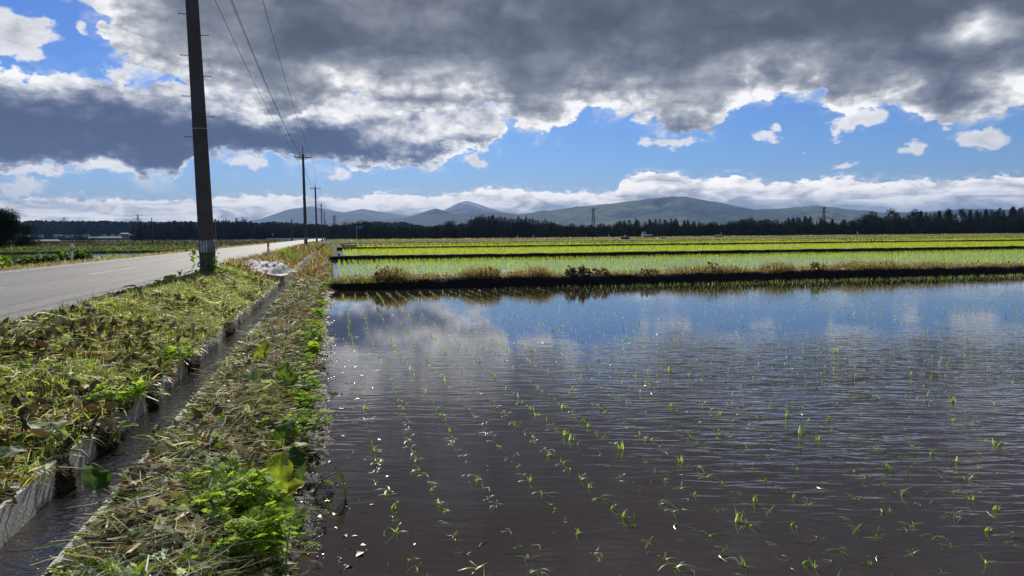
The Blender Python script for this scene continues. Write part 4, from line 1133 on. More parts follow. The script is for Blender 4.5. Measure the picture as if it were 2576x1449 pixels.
leafy_plant(-2.98, 15.2, .75, 'leafy green weed beside the asphalt nearest the pole', [(90, .16, 72, .14, .42, 50, YG), (20, .14, 50, .15, .42, 10, G[3]), (190, .14, 50, .15, .42, 10, G[3]), (-60, .10, 45, .13, .42, -10, G[1]), (120, .2, 65, .13, .42, 30, G[1]), (0, .2, 60, .12, .42, 25, YG)], seed=16)
leafy_plant(-3.1, 10.2, .74, 'small green leaf patch on the asphalt edge near the road corner', [(180, .07, 40, .11, .45, 8, G[1]), (80, .07, 50, .10, .45, 25, G[3]), (-10, .06, 35, .10, .42, 0, G[1])], seed=17)

for q, (yq, sd) in enumerate(((6.7, 41), (8.4, 42), (10.3, 43), (11.8, 44), (13.5, 45), (15.6, 46), (18.2, 47))):
    rq = np.random.default_rng(sd); sc_ = .8 + .02 * yq
    leafy_plant(-.36 + rq.normal(0, .04), yq, .30, ['nearest', 'second', 'third', 'fourth', 'fifth', 'sixth', 'farthest'][q] + ' of the seven small leafy weeds lining the paddy side of the bank',
        [(float(rq.uniform(0, 360)), .08 * sc_ + float(rq.uniform(0, .08)), float(rq.uniform(35, 70)), float(rq.uniform(.09, .15)) * sc_, float(rq.uniform(.4, .56)), float(rq.uniform(-30, 45)), [G[1], G[3], YG, G[0], (.3, .42, .06)][int(rq.integers(0, 5))]) for _ in range(8)], group='small leafy weeds lining the paddy edge', seed=sd)

# big dock leaf hanging from the wall into the ditch
def hanging_dock():
    root = empty('hanging_dock_leaf', (-1.60, 4.62, .34)); tag(root, 'large dark green dock leaf on a curved stalk hanging into the ditch water', 'leaf')
    m = MB(); m.tube([(0, 0, 0), (.05, -.01, .035), (.12, -.04, .03), (.165, -.06, -.02), (.17, -.07, -.04)], [.006, .006, .005, .005, .004], 7); m.build('stalk', MATS['stalk'], root, smooth=True)
    leaf_object('leaf', root, .25, .34, (.10, .24, .015), (.168, -.07, -.035), R(-62), R(-34), R(-18), False, 77, .18, .22, .06)
hanging_dock()

def mugwort(x, y, z, n, label, h=.22, seed=0):
    r = np.random.default_rng(seed)
    root = empty('mugwort_plant', (x, y, z)); tag(root, label, 'weed', 'feathery mugwort weeds on the bank')
    global rng
    for k in range(n):
        bx, by = r.normal(0, .055), r.normal(0, .07); tx, ty = bx + r.normal(0, .06), by + r.normal(0, .06); hh = h * r.uniform(.6, 1.1)
        m = MB(); m.tube([(bx, by, -.03), ((bx + tx) / 2, (by + ty) / 2, hh * .55), (tx, ty, hh)], [.004, .0035, .002], 5); st = m.build('stem', MATS['stalk'], root)
        S = Scatter(); q = 17; t = np.linspace(.2, 1, q)
        P = np.stack([bx + (tx - bx) * t, by + (ty - by) * t, hh * t], 1)
        c = np.array([G[1], G[3], (.32, .45, .05), (.36, .48, .05)])[r.integers(0, 4, q)] * r.uniform(.8, 1.2, (q, 1))
        S.add(T_LOBED, P, (r.normal(0, .3, q), r.uniform(-.7, .1, q), r.uniform(0, 6.28, q)), r.uniform(.08, .15, q) * (1.15 - .4 * t), c)
        S.build('foliage', MATS['leafy'], st)
mugwort(-.44, 3.40, .34, 10, 'largest bright green feathery mugwort clump beside the lime butterbur', .24, 1)
mugwort(-.36, 3.02, .28, 8, 'mugwort clump at the bottom edge of the photo next to wet mud', .20, 2)
mugwort(-.50, 3.18, .36, 7, 'mugwort shoots on the inner side of the bank just below the largest clump', .16, 3)
mugwort(-.32, 5.0, .22, 4, 'mugwort stems rising from the bank edge above the dark leaf clump', .18, 4)
mugwort(-.28, 7.6, .25, 4, 'far mugwort tuft on the paddy side of the bank', .16, 5)
mugwort(-.3, 9.3, .25, 5, 'farthest mugwort tuft along the paddy edge', .17, 6)
mugwort(-1.62, 6.0, .34, 5, 'mugwort tuft spilling over the left ditch wall', .14, 7)
mugwort(-1.58, 7.9, .34, 4, 'second mugwort tuft along the left ditch wall, farther up', .14, 8)

for q, (yq, xq) in enumerate(((5.7, -.30), (6.5, -.28), (8.5, -.28), (10.6, -.27), (12.4, -.27), (14.4, -.26))):
    mugwort(xq, yq, .24, 4, ['first', 'second', 'third', 'fourth', 'fifth', 'sixth'][q] + ' low mugwort sprig trailing over the paddy edge, counted away from the camera', .14, 20 + q)

# creeper at the pole's foot
def creeper():
    root = empty('creeper', (-2.78, 17.05, .69)); tag(root, 'leafy creeper climbing the foot of the near utility pole', 'creeper')
    r = np.random.default_rng(4)
    for (px, py, h) in ((-.26, -.12, .75), (-.12, -.24, .55), (.02, -.24, .85), (.20, -.12, .5), (.24, -.16, .35)):
        n = 14; t = np.linspace(0, 1, n)
        pts = [(px + .03 * math.sin(k * 1.3), py + .02 * math.cos(k), h * tt) for k, tt in enumerate(t)]
        m = MB(); m.tube(pts, .005, 5); st = m.build('stem', MATS['stalk'], root)
        S = Scatter(); q = 22
        P = np.array(pts)[r.integers(2, n, q)] + r.normal(0, .045, (q, 3))
        S.add(T_SMALL, P, (r.normal(0, .6, q), r.normal(0, .6, q), r.uniform(0, 6.28, q)), r.uniform(.06, .12, q), np.array(G)[r.integers(0, 4, q)])
        S.build('foliage', MATS['leafy'], st)
creeper()

# bent straws thrown up at the front of the bank
def long_stalk(pts, label, rad=.005):
    m = MB(); m.tube(pts, rad, 7); o = m.build('plant_stalk', MATS['straw_stalk'], smooth=True)
    tag(o, label, 'stalk')
simple('straw_stalk', (.55, .52, .26), .45, .4, .2, 8)
long_stalk([(-.86, 3.0, .40), (-.80, 3.12, .42), (-.76, 3.3, .42), (-.77, 3.45, .41), (-.80, 3.6, .41)], 'long curved pale stalk lying on the clippings at the bottom of the bank', .0065)
long_stalk([(-.95, 2.95, .40), (-.93, 3.08, .43), (-.95, 3.2, .44), (-.96, 3.3, .43)], 'forked pale stalk left of the long curved one', .005)
long_stalk([(-1.12, 2.98, .34), (-.9, 3.06, .43), (-.6, 3.2, .41), (-.42, 3.32, .40)], 'straight straw lying diagonally across the front of the bank', .0045)
long_stalk([(-1.66, 5.9, .37), (-1.55, 5.7, .36), (-1.44, 5.5, .20)], 'pale straw leaning from the ditch wall into the water', .006)

# roots and mud hanging from the wall joints
def root_mat(x, y, label, w=.10, L=.3, seed=0):
    r = np.random.default_rng(seed); nu, nv = 14, 10
    u, v = np.meshgrid(np.linspace(-1, 1, nu), np.linspace(0, 1, nv), indexing='ij')
    X = .02 + .07 * np.sin(v * 2.2) * (1 - u * u * .7) + r.normal(0, .010, u.shape); Y = u * L / 2 + r.normal(0, .01, u.shape); Z = .03 - v * .24 + r.normal(0, .008, u.shape)
    me = mesh_np('root_clump', np.stack([X, Y, Z], -1).reshape(-1, 3), [grid_faces(nu, nv)], smooth=False)
    o = link('root_clump', me, MATS['root']); o.location = (x, y, .34); tag(o, label, 'roots', 'root clumps hanging over the ditch wall')
simple('root', (.10, .075, .05), .95, .2, .4, 9, .02, bs=50)
root_mat(-1.575, 4.47, 'wet dark root clump hanging between the two nearest wall blocks', .1, .22, 1)
root_mat(-1.58, 5.35, 'dry brown root mass draped over the ditch wall', .1, .5, 2)
root_mat(-1.575, 6.42, 'small dark root clump below the leaning straw', .1, .14, 3)
root_mat(-1.575, 8.3, 'stringy pale root mass farther up the left ditch wall', .1, .6, 4)
root_mat(-1.575, 11.2, 'grey root mass at the bend of the distant ditch wall', .1, .9, 5)

# wet crumbs and flotsam along the water's edge
def shore():
    S = Scatter(); n = 12000
    y = 2.6 + 18 * rng.random(n) ** 1.4; x = -.25 + np.abs(rng.normal(0, .11, n)); P = np.stack([x, y, rng.uniform(-.012, .012, n)], 1)
    cl = fbm(P[:, 1] * 2.2, P[:, 0] * 5, 201, 3); P = P[in_view(P, 0) & (cl > .02)]; m = len(P)
    S.add([t_leaf(2, 3, a, .5, .6, .3, rng) for a in (.5, .4, .6)], P, lie(m, .35), rng.uniform(.004, .015, m), np.tile([[.02, .017, .015]], (m, 1)))
    n = 170; y = 2.7 + 9 * rng.random(n) ** 1.3; x = -.12 + np.abs(rng.normal(0, .22, n)) ; P = np.stack([x, y, np.full(n, .004)], 1); P = P[in_view(P, 0)]; m = len(P)
    S.add(T_STRAW + T_SMALL, P, lie(m, .12), rng.uniform(.015, .06, m), pick(m, straw=2, silver=3, brown=1, dark=2))
    m, N, out = newmat('wet_litter'); a = N.node('ShaderNodeAttribute', attribute_name='col').outputs['Color']
    N.nt.links.new(princ(N, a, .32, .5), out.inputs[0])
    tag(S.build('wet_flotsam', m), kind='stuff')
    # drowned scraps out on the water
    S = Scatter(); n = 700; y = 2.8 + 12 * rng.random(n) ** 1.6; x = rng.uniform(.1, 9, n); P = np.stack([x, y, np.full(n, .003)], 1); P = P[in_view(P, 0)]; k = len(P)
    S.add(T_STRAW, P, lie(k, .04), rng.uniform(.02, .10, k), pick(k, silver=4, straw=2, green=2), wide=rng.uniform(.8, 2, k))
    tag(S.build('floating_straw', m), kind='stuff')
shore()

def z_shore(X, Y):
    n = fbm(X * 9, Y * 6, 401, 4); n2 = fbm(X * 28, Y * 22, 407, 3)
    edge = X + .20 * fbm(Y * 1.7, X * 0 + 3.1, 21, 4) + .12 * fbm(Y * 5, X * 2, 411, 3)
    return .035 * sstep(-edge, .06, .30) - .030 * sstep(edge, -.16, .10) + .030 * n + .014 * n2
tagS(sheet('wet_mud_shore', np.arange(-.46, .20, .014), np.concatenate([np.arange(2.5, 9, .022), np.arange(9, 21.6, .06)]), z_shore, MATS['shore_mud']))

# roadside bushes on the far side of the road
def bush(x, y, z, rx, ry, h, label, c, seed, n=2600, ls=.16):
    r = np.random.default_rng(seed); root = empty('roadside_bush', (x, y, z)); tag(root, label, 'bush', 'leafy bushes beyond the road')
    S = Scatter(); k = 7
    cen = np.stack([r.uniform(-.7, .7, k) * rx, r.uniform(-.7, .7, k) * ry, r.uniform(.35, .75, k) * h], 1); rad = r.uniform(.35, .6, k)
    idx = r.integers(0, k, n); d = r.normal(0, 1, (n, 3)); d /= np.linalg.norm(d, axis=1)[:, None]; q = r.uniform(.55, 1.0, n)[:, None]
    P = cen[idx] + d * q * np.stack([rad[idx] * rx, rad[idx] * ry, rad[idx] * h * .75], 1); P = P[P[:, 2] > .02]; m = len(P)
    S.add([t_leaf(2, 3, .42, .05, .3, .4, r) for _ in range(4)], P, (r.normal(0, .6, m), r.normal(.2, .6, m), r.uniform(0, 6.28, m)), r.uniform(.7, 1.3, m) * ls, np.array(c)[r.integers(0, len(c), m)] * r.uniform(.75, 1.25, (m, 1)))
    S.build('foliage', MATS['leafy'], root)
    m = MB()
    for i in range(6):
        a = r.uniform(0, 6.28); m.tube([(0, 0, -.2), (.3 * rx * math.cos(a), .3 * ry * math.sin(a), .4 * h), (.6 * rx * math.cos(a), .6 * ry * math.sin(a), .8 * h)], [.02, .015, .008], 5)
    m.build('branches', MATS['bark'], root)
LG = [(.22, .32, .04), (.28, .38, .045), (.16, .25, .03)]; DG = [(.05, .09, .025), (.08, .13, .03), (.11, .17, .03)]; MG = [(.10, .17, .03), (.18, .27, .04), (.08, .13, .025), (.32, .38, .05)]
bush(-10.9, 21.2, .35, 1.0, 1.3, .95, 'large light green bush at the left edge of the photo beyond the road', LG, 1, 3400)
bush(-10.6, 23.6, .35, .5, .8, .5, 'low light green bush next to the large left one', LG, 2, 1600)
bush(-10.9, 27.0, .35, .6, 1.0, .7, 'darker bush with a yellow-green side in front of the flooded field', MG, 3, 2600)
bush(-11.2, 31.0, .30, .7, .8, .62, 'dark green bush just before the weathered delineator post', DG, 4, 2400)
bush(-11.3, 36.0, .30, .7, .9, .68, 'dark green bush just behind the weathered delineator post', DG, 5, 2400)
bush(-11.0, 39.0, .30, .4, .6, .5, 'small bright shoot after the dark bushes on the road shoulder', LG, 6, 500)
bush(-12.1, 19.6, .4, .6, .8, 1.7, 'tall light green shrub cut by the left edge of the photo', LG, 7, 1800)

# dead dock plants on the near dike
def dead_dock(x, h, n, label, seed):
    r = np.random.default_rng(seed); y = float(dike1_y(x)) + .75; root = empty('withered_dock', (x, y, .24)); tag(root, label, 'withered plant', 'withered plants on the near dike')
    for i in range(n):
        bx = r.normal(0, .22); tx = bx + r.normal(0, .10); by = r.normal(0, .08); hh = h * r.uniform(.5, 1)
        m = MB(); m.tube([(bx, by, -.05), ((bx + tx) / 2 + .02, by, hh * .5), (tx, by, hh)], [.008, .006, .004], 5); st = m.build('stem', MATS['bark'], root)
        S = Scatter(); q = 16; t = r.uniform(.2, 1, q); P = np.stack([bx + (tx - bx) * t, by + 0 * t, hh * t], 1) + r.normal(0, .04, (q, 3))
        S.add(T_CRUMPLE, P, (r.normal(0, .8, q), r.normal(.5, .6, q), r.uniform(0, 6.28, q)), r.uniform(.06, .15, q), pick(q, dark=4, brown=4, rust=1))
        S.build('foliage', MATS['litter'], st)
dead_dock(7.9, .36, 12, 'widest dark withered dock patch in the middle of the near dike', 1)
dead_dock(8.8, .30, 9, 'dark withered dock patch adjoining the widest one on its right', 2)
dead_dock(10.4, .22, 7, 'low withered plant right of the dark dock patches', 3)
dead_dock(1.75, .42, 8, 'reddish withered clump at the left end of the near dike', 4)
dead_dock(4.9, .46, 3, 'tall single withered stalks on the dike left of the dark dock patches', 5)
dead_dock(4.3, .22, 4, 'short dark withered plant beside the tall single stalks', 6)
dead_dock(12.9, .40, 3, 'tall withered stalks on the near dike under the right pylon', 7)
dead_dock(17.2, .40, 4, 'withered reddish stalks on the dike toward the right edge of the photo', 8)
# ----------------------------------------------------------------------------- distant things
def polar(az, D, z=0.0): return (D * math.sin(R(az)), D * math.cos(R(az)), z)

# small white pickup truck on the far embankment
def truck():
    x, y, z = 95.0, 200.0, .70
    root = empty('small_truck', (x, y, z), R(-18)); root['label'] = 'small white flatbed truck parked on the far embankment'; root['category'] = 'truck'
    m = MB()   # cab: nose towards -x, sloped windscreen
    prof = [(-1.65, .35), (-1.62, .95), (-1.30, 1.72), (-.42, 1.76), (-.34, .35)]
    m.prism([(a, -.70, b) for a, b in prof], [(a, .70, b) for a, b in prof]); m.build('cab', MATS['truck_white'], root)
    m = MB(); m.box((.68, 0, .62), (1.96, 1.40, .08)); m.box((.68, -.68, .82), (1.96, .04, .30)); m.box((.68, .68, .82), (1.96, .04, .30)); m.box((1.64, 0, .82), (.04, 1.32, .30)); m.build('flatbed', MATS['truck_white'], root)
    m = MB(); m.box((.5, 0, .47), (2.1, .8, .16)); m.build('chassis', MATS['rubber'], root)
    for wx in (-1.05, 1.0):
        for s in (-1, 1):
            m = MB(); m.tube([(wx, s * .58, .27), (wx, s * .72, .27)], .27, 18); w = m.build('wheel', MATS['rubber'], root)
            m = MB(); m.tube([(wx, s * .715, .27), (wx, s * .73, .27)], .15, 14); m.build('rim', MATS['steel'], w)
    for s in (-1, 1):
        m = MB(); p = [(-1.38, 1.12), (-1.2, 1.58), (-.55, 1.60), (-.52, 1.12)]
        m.prism([(a, s * .701, b) for a, b in p], [(a, s * .712, b) for a, b in p]); m.build('side_window', MATS['glass_dark'], root)
    m = MB(); m.prism([(-1.60, -.6, 1.05), (-1.60, .6, 1.05), (-1.37, .55, 1.62), (-1.37, -.55, 1.62)], [(-1.62, -.6, 1.06), (-1.62, .6, 1.06), (-1.39, .55, 1.63), (-1.39, -.55, 1.63)]); m.build('windscreen', MATS['glass_dark'], root)
    m = MB(); m.box((-.40, 0, 1.42), (.16, 1.0, .36)); m.build('rear_window', MATS['glass_dark'], root)
truck()
def heap(x, y, z, label):
    nu, nv = 26, 16; u, v = np.meshgrid(np.linspace(-1, 1, nu), np.linspace(-1, 1, nv), indexing='ij')
    e = sstep(1.0 - np.sqrt(u * u + v * v), 0, .5); Z = e * (.75 + .35 * fbm(u * 3, v * 3, 2, 3)) * .9 - .15 * (1 - e)
    me = mesh_np('tarp_heap', np.stack([u * 1.9, v * 1.2, Z], -1).reshape(-1, 3), [grid_faces(nu, nv)], smooth=True)
    o = link('tarp_heap', me, MATS['tarp_dark']); o.location = (x, y, z); tag(o, label, 'tarp heap')
heap(85.2, 194.6, .40, 'dark tarp-covered heap on the embankment left of the truck')
def marker(x, y, z, h, label):
    root = empty('marker_post', (x, y, z)); tag(root, label, 'marker post', 'white marker posts on the far embankment')
    m = MB(); m.box((0, 0, h / 2 - .1), (.22, .12, h + .2)); m.build('post', MATS['white_paint'], root)
    m = MB(); m.box((0, 0, h + .05), (.16, .1, .08)); m.build('cap', MATS['plate_grey'], root)
for a, l in ((53.2, 'white marker post at the left end of the far embankment'), (58.1, 'white marker post second from the left on the far embankment'), (82.2, 'white marker post left of the tarp heap'), (87.6, 'white marker post touching the tarp heap'), (172.6, 'tall white marker post below the right pylon')):
    marker(a, 200, .66, 1.0 if a < 150 else 1.4, l)
def block():
    m = MB(); m.box((0, 0, .3), (2.8, 1.2, .6)); o = m.build('concrete_block', MATS['wall_grey']); o.location = (119.0, 199, .66); o.rotation_euler = (0, R(-4), R(10))
    root = o; tag(o, 'pale low concrete culvert head on the far embankment right of the truck', 'concrete block')
    m = MB(); m.tube([(1.5, 0, 0), (1.5, 0, 1.3)], .07, 8); m.build('handle_post', MATS['white_paint'], o)
block()
def weir():
    m = MB(); m.prism([(-1.2, -.3, 0), (1.2, -.3, 0), (1.2, .3, 0), (-1.2, .3, 0)], [(-.9, -.2, .35), (1.3, -.2, .5), (1.3, .2, .5), (-.9, .2, .35)]); o = m.build('concrete_slab', MATS['roof_light']); o.location = (96.8, 194.2, .35)
    tag(o, 'small tilted white slab on the embankment slope below the truck', 'slab')
weir()

def road_sign():
    x, y, z = 7.8, 235, .3
    root = empty('direction_sign', (x, y, z)); tag(root, 'small blue direction sign on a single grey post before the trees', 'road sign')
    m = MB(); m.tube([(0, 0, -.3), (0, 0, 5.0)], .10, 8); m.build('post', MATS['steel'], root)
    m = MB(); m.box((1.0, -.12, 4.5), (1.8, .06, .8)); m.build('sign_board', MATS['sign_blue'], root)
road_sign()
def small_sign():
    root = empty('round_sign', (-18, 230, .2)); tag(root, 'small round traffic sign on a thin post left of the road end', 'road sign')
    m = MB(); m.tube([(0, 0, 0), (0, 0, 2.5)], .05, 8); m.build('post', MATS['steel'], root)
    m = MB(); m.tube([(0, -.04, 2.4), (0, .0, 2.4)], .34, 18); m.build('sign_board', MATS['wall_grey'], root)
small_sign()
def guardrail():
    root = empty('guardrail', (-20.5, 236, .35)); tag(root, 'long low white guardrail at the far end of the road', 'guardrail')
    m = MB(); m.box((7.5, 0, .85), (15, .08, .32)); m.build('rail', MATS['wall_white'], root)
    for k in range(5):
        m = MB(); m.box((.3 + 3.6 * k, .1, .4), (.14, .12, .9)); m.build('post', MATS['wall_grey'], root)
guardrail()

# pylons
def pylon_mesh(h, base, arms):
    m = MB(); b = base / 2; t = b * .22; lv = 9
    r = .13 + h * .002
    c = lambda s, z: (b + (t - b) * (z / h) ** .8) * s
    for sx in (-1, 1):
        for sy in (-1, 1):
            m.tube([(c(sx, h * k / lv), c(sy, h * k / lv), h * k / lv) for k in range(lv + 1)], r, 4)
    for k in range(lv):
        z0, z1 = h * k / lv, h * (k + 1) / lv
        for sx, sy, ex, ey in ((-1, -1, 1, -1), (1, -1, 1, 1), (1, 1, -1, 1), (-1, 1, -1, -1)):
            m.tube([(c(sx, z0), c(sy, z0), z0), (c(ex, z1), c(ey, z1), z1)], r * .6, 3)
            m.tube([(c(ex, z0), c(ey, z0), z0), (c(sx, z1), c(sy, z1), z1)], r * .6, 3)
            m.tube([(c(sx, z1), c(sy, z1), z1), (c(ex, z1), c(ey, z1), z1)], r * .6, 3)
    a = []
    for za, L in arms:
        q = MB()
        for s in (-1, 1):
            q.tube([(0, -t, za * h), (s * L, 0, za * h + .4)], r * .8, 4); q.tube([(0, t, za * h), (s * L, 0, za * h + .4)], r * .8, 4); q.tube([(0, 0, za * h + 1.6), (s * L, 0, za * h + .4)], r * .7, 4)
            q.tube([(s * L, 0, za * h + .4), (s * L, 0, za * h - 1.2)], r * .6, 4)
        a.append(q)
    return m, a
PY = [(-18.2, 1500, 1.50, 'faint lattice pylon above the dark hill at the far left', [(.88, 7), (.97, 9)]), (-13.7, 1300, 1.72, 'lattice pylon standing above the left conifers', [(.82, 6), (.97, 9)]),
      (-6.6, 1500, 1.55, 'distant pylon peeking over the hill right of the near pole', [(.9, 7), (.98, 9)]), (0.2, 1050, 1.72, 'pale lattice pylon in front of the snowy ridge right of the pole row', [(.80, 4), (.92, 6)]),
      (9.1, 1500, 1.12, 'dark slim pylon low in front of the hills left of centre', [(.85, 3), (.96, 4)]), (21.1, 520, 2.12, 'slim lattice tower rising from the trees before the big mountain', [(.97, 1.2)]),
      (38.5, 560, 1.93, 'lattice pylon with wires rising behind the trees at the right', [(.62, 4.2), (.80, 3.6), (.96, 2)])]
for az, D, e, l, arms in PY:
    h = D * math.tan(R(e)) + 1.9
    root = empty('lattice_pylon', polar(az, D, -.3), R(-az + random.uniform(-15, 15))); tag(root, l, 'pylon', 'electricity pylons')
    m, a = pylon_mesh(h, h * (.20 if D > 600 else .17), arms)
    m.build('lattice_tower', MATS['pylon_steel'], root)
    for q in a: q.build('crossarm', MATS['pylon_steel'], root)
def pylon_wires():
    a = polar(38.5, 560, 560 * math.tan(R(1.5)))
    for k, (dz, L) in enumerate(((0, 4), (-2.2, 4))):
        m = MB(); b = (a[0] + 260, a[1] + 30, a[2] - 2 + dz); n = 24
        m.tube([(a[0] + (b[0] - a[0]) * t, a[1] + (b[1] - a[1]) * t, a[2] + dz + (b[2] - a[2] - dz) * t - 6 * t * (1 - t) * 2) for t in np.linspace(0, 1, n)], .07, 4)
        tag(m.build('pylon_wire', MATS['cable']), ['upper transmission wire running right from the right pylon', 'lower transmission wire running right from the right pylon'][k], 'wire')
pylon_wires()

# buildings at the foot of the left hill
def building(az, D, w, d, h, label, wall='wall_white', roof='roof_grey', z=0.0, rz=0.0, rh=1.2, group=None, cat='house', windows=2):
    root = empty('farm_building' if cat == 'building' else 'house', polar(az, D, z), R(-az) + rz); tag(root, label, cat, group)
    m = MB(); m.box((0, 0, h / 2), (w, d, h)); m.build('wall', MATS[wall], root)
    m = MB(); e = .4
    m.prism([(-w / 2 - e, -d / 2 - e, h + .003), (w / 2 + e, -d / 2 - e, h + .003), (w / 2 + e, d / 2 + e, h + .003), (-w / 2 - e, d / 2 + e, h + .003)], [(-w / 2 + .5, -.1, h + rh), (w / 2 - .5, -.1, h + rh), (w / 2 - .5, .1, h + rh), (-w / 2 + .5, .1, h + rh)]); m.build('roof', MATS[roof], root)
    for k in range(windows):
        m = MB(); m.box((-w / 2 + w * (k + .5) / windows, -d / 2 - .02, h * .55), (min(1.6, w / windows * .5), .06, 1.1)); m.build('window', MATS['glass_dark'], root)
building(-15.8, 640, 23, 6, 1.2, 'very long low pale greenhouse in front of the left hill', 'wall_shaded', 'roof_dim', 1.2, rh=1.0, cat='building', windows=4)
building(-14.57, 700, 6.5, 6, 4.4, 'white two-part farm building right above the long greenhouse', 'wall_shaded', 'wall_shaded', 1.5, rh=.8, cat='building')
building(-14.12, 705, 4.6, 5, 3.0, 'lower pale annex beside the white farm building', 'wall_dim', 'roof_dim', 1.5, cat='building')
building(-19.3, 235, 6.5, 4, 1.1, 'low dark shed in the left fields', 'tarp_dark', 'tarp_dark', 0, rh=.5, cat='building', windows=1)
rr = np.random.default_rng(8)
for k, (a, l) in enumerate([(-20.3, 'white house alone at the left foot of the dark hill'), (-20.0, 'small pale house next to the lone white one'), (-19.6, 'grey house between the pale one and the faint pylon'), (-18.75, 'house left of the faint pylon foot'), (-18.45, 'second house beside the faint pylon foot'), (-18.1, 'bright house directly right of the faint pylon foot'), (-17.8, 'grey-roofed house near the middle of the hillside village'), (-17.45, 'pale house in the middle of the hillside village'), (-17.15, 'low house with a light roof right of the village middle'), (-16.9, 'house at the right end of the hillside village'), (-15.9, 'small house above the greenhouse, left one'), (-15.35, 'small house above the greenhouse, middle one'), (-14.9, 'bluish house above the greenhouse, right one')]):
    D = 950 + rr.uniform(-60, 60)
    building(a, D, rr.uniform(3.2, 5), 4, rr.uniform(1.8, 2.6), l, ['wall_shaded', 'wall_dim', 'wall_shaded'][k % 3], ['roof_grey', 'roof_dim', 'roof_dim'][k % 3], 3.0, rr.uniform(-.5, .5), 1.4, 'houses below the dark hill')

# ----------------------------------------------------------------------------- trees
def conifer_mesh(seed, H=1.0, W=.17, n=900, gap=.0):
    r = np.random.default_rng(seed); S = Scatter()
    h = r.uniform(.06, 1.0, n) ** .9; tiers = .5 + .5 * np.sin(h * 40 + seed)
    rad = W * (1 - h) ** .75 * (.55 + .45 * tiers) * r.uniform(.25, 1.05, n) * (1 + .25 * np.sin(h * 9 + seed)); a = r.uniform(0, 6.28, n)
    P = np.stack([rad * np.cos(a), rad * np.sin(a), h], 1)
    c = np.array([(.010, .016, .011), (.014, .021, .013), (.018, .027, .015)])[r.integers(0, 3, n)] * r.uniform(.7, 1.3, (n, 1))  # near-black greens: cloud shadow over the conifers is painted in
    T = [t_leaf(1, 3, .5, .1, -.3, .5, r) for _ in range(4)]
    S.add(T, P, (r.normal(0, .4, n), r.uniform(-.1, .7, n), a + r.normal(0, .4, n)), r.uniform(.09, .16, n) * (1.15 - .75 * h), c)
    k = 14; z = np.linspace(.93, 1.03, k)
    S.add(T, np.stack([0 * z, 0 * z, z], 1), (r.normal(0, .5, k), r.uniform(-1.3, .2, k), r.uniform(0, 6.28, k)), np.full(k, .035), np.tile([[.02, .03, .016]], (k, 1)))
    me_c = mesh_np('crown', np.concatenate(S.v), [np.concatenate(S.f4)], np.concatenate(S.c)); me_c.materials.append(MATS['needles'])
    return me_c
def leafy_mesh(seed, n=1100, airy=False, wide=.34, base=.0, colr=None, ls=(.08, .14)):
    r = np.random.default_rng(seed); S = Scatter(); k = 11 if not airy else 9
    cz = r.uniform(base + .14, .88, k); cr = wide * np.clip(1.05 - np.abs(cz - .5) * 1.1, .2, 1) ; a = r.uniform(0, 6.28, k)
    cen = np.stack([cr * .62 * np.cos(a), cr * .62 * np.sin(a), cz], 1); cen[0] = (0, 0, .86)
    rad = r.uniform(.14, .22, k) * (wide / .34) if not airy else r.uniform(.08, .13, k)
    idx = r.integers(0, k, n); d = r.normal(0, 1, (n, 3)); d /= np.linalg.norm(d, axis=1)[:, None]
    P = cen[idx] + d * (rad[idx] * r.uniform(.55, 1.05, n))[:, None] * [1, 1, .85]
    colr = np.array(colr if colr is not None else [(.016, .025, .012), (.023, .034, .015), (.032, .046, .020)])  # default leaf greens kept dark, with the woods' cloud shadow in them
    c = colr[r.integers(0, len(colr), n)] * r.uniform(.7, 1.3, (n, 1)) * (1 + .3 * r.normal(0, 1, k)[idx])[:, None].clip(.5, 1.6)
    S.add([t_leaf(1, 3, .55, .12, .2, .4, r) for _ in range(4)], P, (r.normal(0, .7, n), r.normal(.2, .6, n), r.uniform(0, 6.28, n)), r.uniform(*ls, n), c)
    me = mesh_np('crown', np.concatenate(S.v), [np.concatenate(S.f4)], np.concatenate(S.c)); me.materials.append(MATS['treeleaf'])
    return me
def trunk_mesh(h, r0, seed):
    r = np.random.default_rng(seed); m = MB(); m.tube([(0, 0, -.03), (0, 0, h * .5), (r.normal(0, .01), 0, h)], [r0, r0 * .7, r0 * .25], 6)
    for i in range(5):
        a = r.uniform(0, 6.28); z = r.uniform(.3, .8) * h; m.tube([(0, 0, z), (.12 * math.cos(a), .12 * math.sin(a), z + .12)], [r0 * .45, r0 * .15], 4)
    o = m.build('trunk', MATS['bark']); me = o.data; bpy.data.objects.remove(o); return me
CON = [conifer_mesh(i, W=w) for i, w in enumerate((.15, .18, .21, .16, .24))]
DEC = [leafy_mesh(20 + i, wide=w) for i, w in enumerate((.34, .42, .5, .38, .46))]
AIRY = [leafy_mesh(40 + i, n=800, airy=True, wide=.26, base=.4, ls=(.045, .075)) for i in range(3)]
TR = [trunk_mesh(.8, .02, 1), trunk_mesh(.8, .024, 2)]
def tree(kind, az, D, H, label, group, z=-.3, W=1.0):
    me = random.choice({'c': CON, 'd': DEC, 'a': AIRY}[kind])
    root = empty({'c': 'conifer_tree', 'd': 'leafy_tree', 'a': 'leafy_tree'}[kind], polar(az, D, z), random.uniform(0, 6.28)); tag(root, label, 'tree', group)
    root.scale = (H * W, H * W, H)
    link('crown', me, None, root); link('trunk', random.choice(TR), None, root)
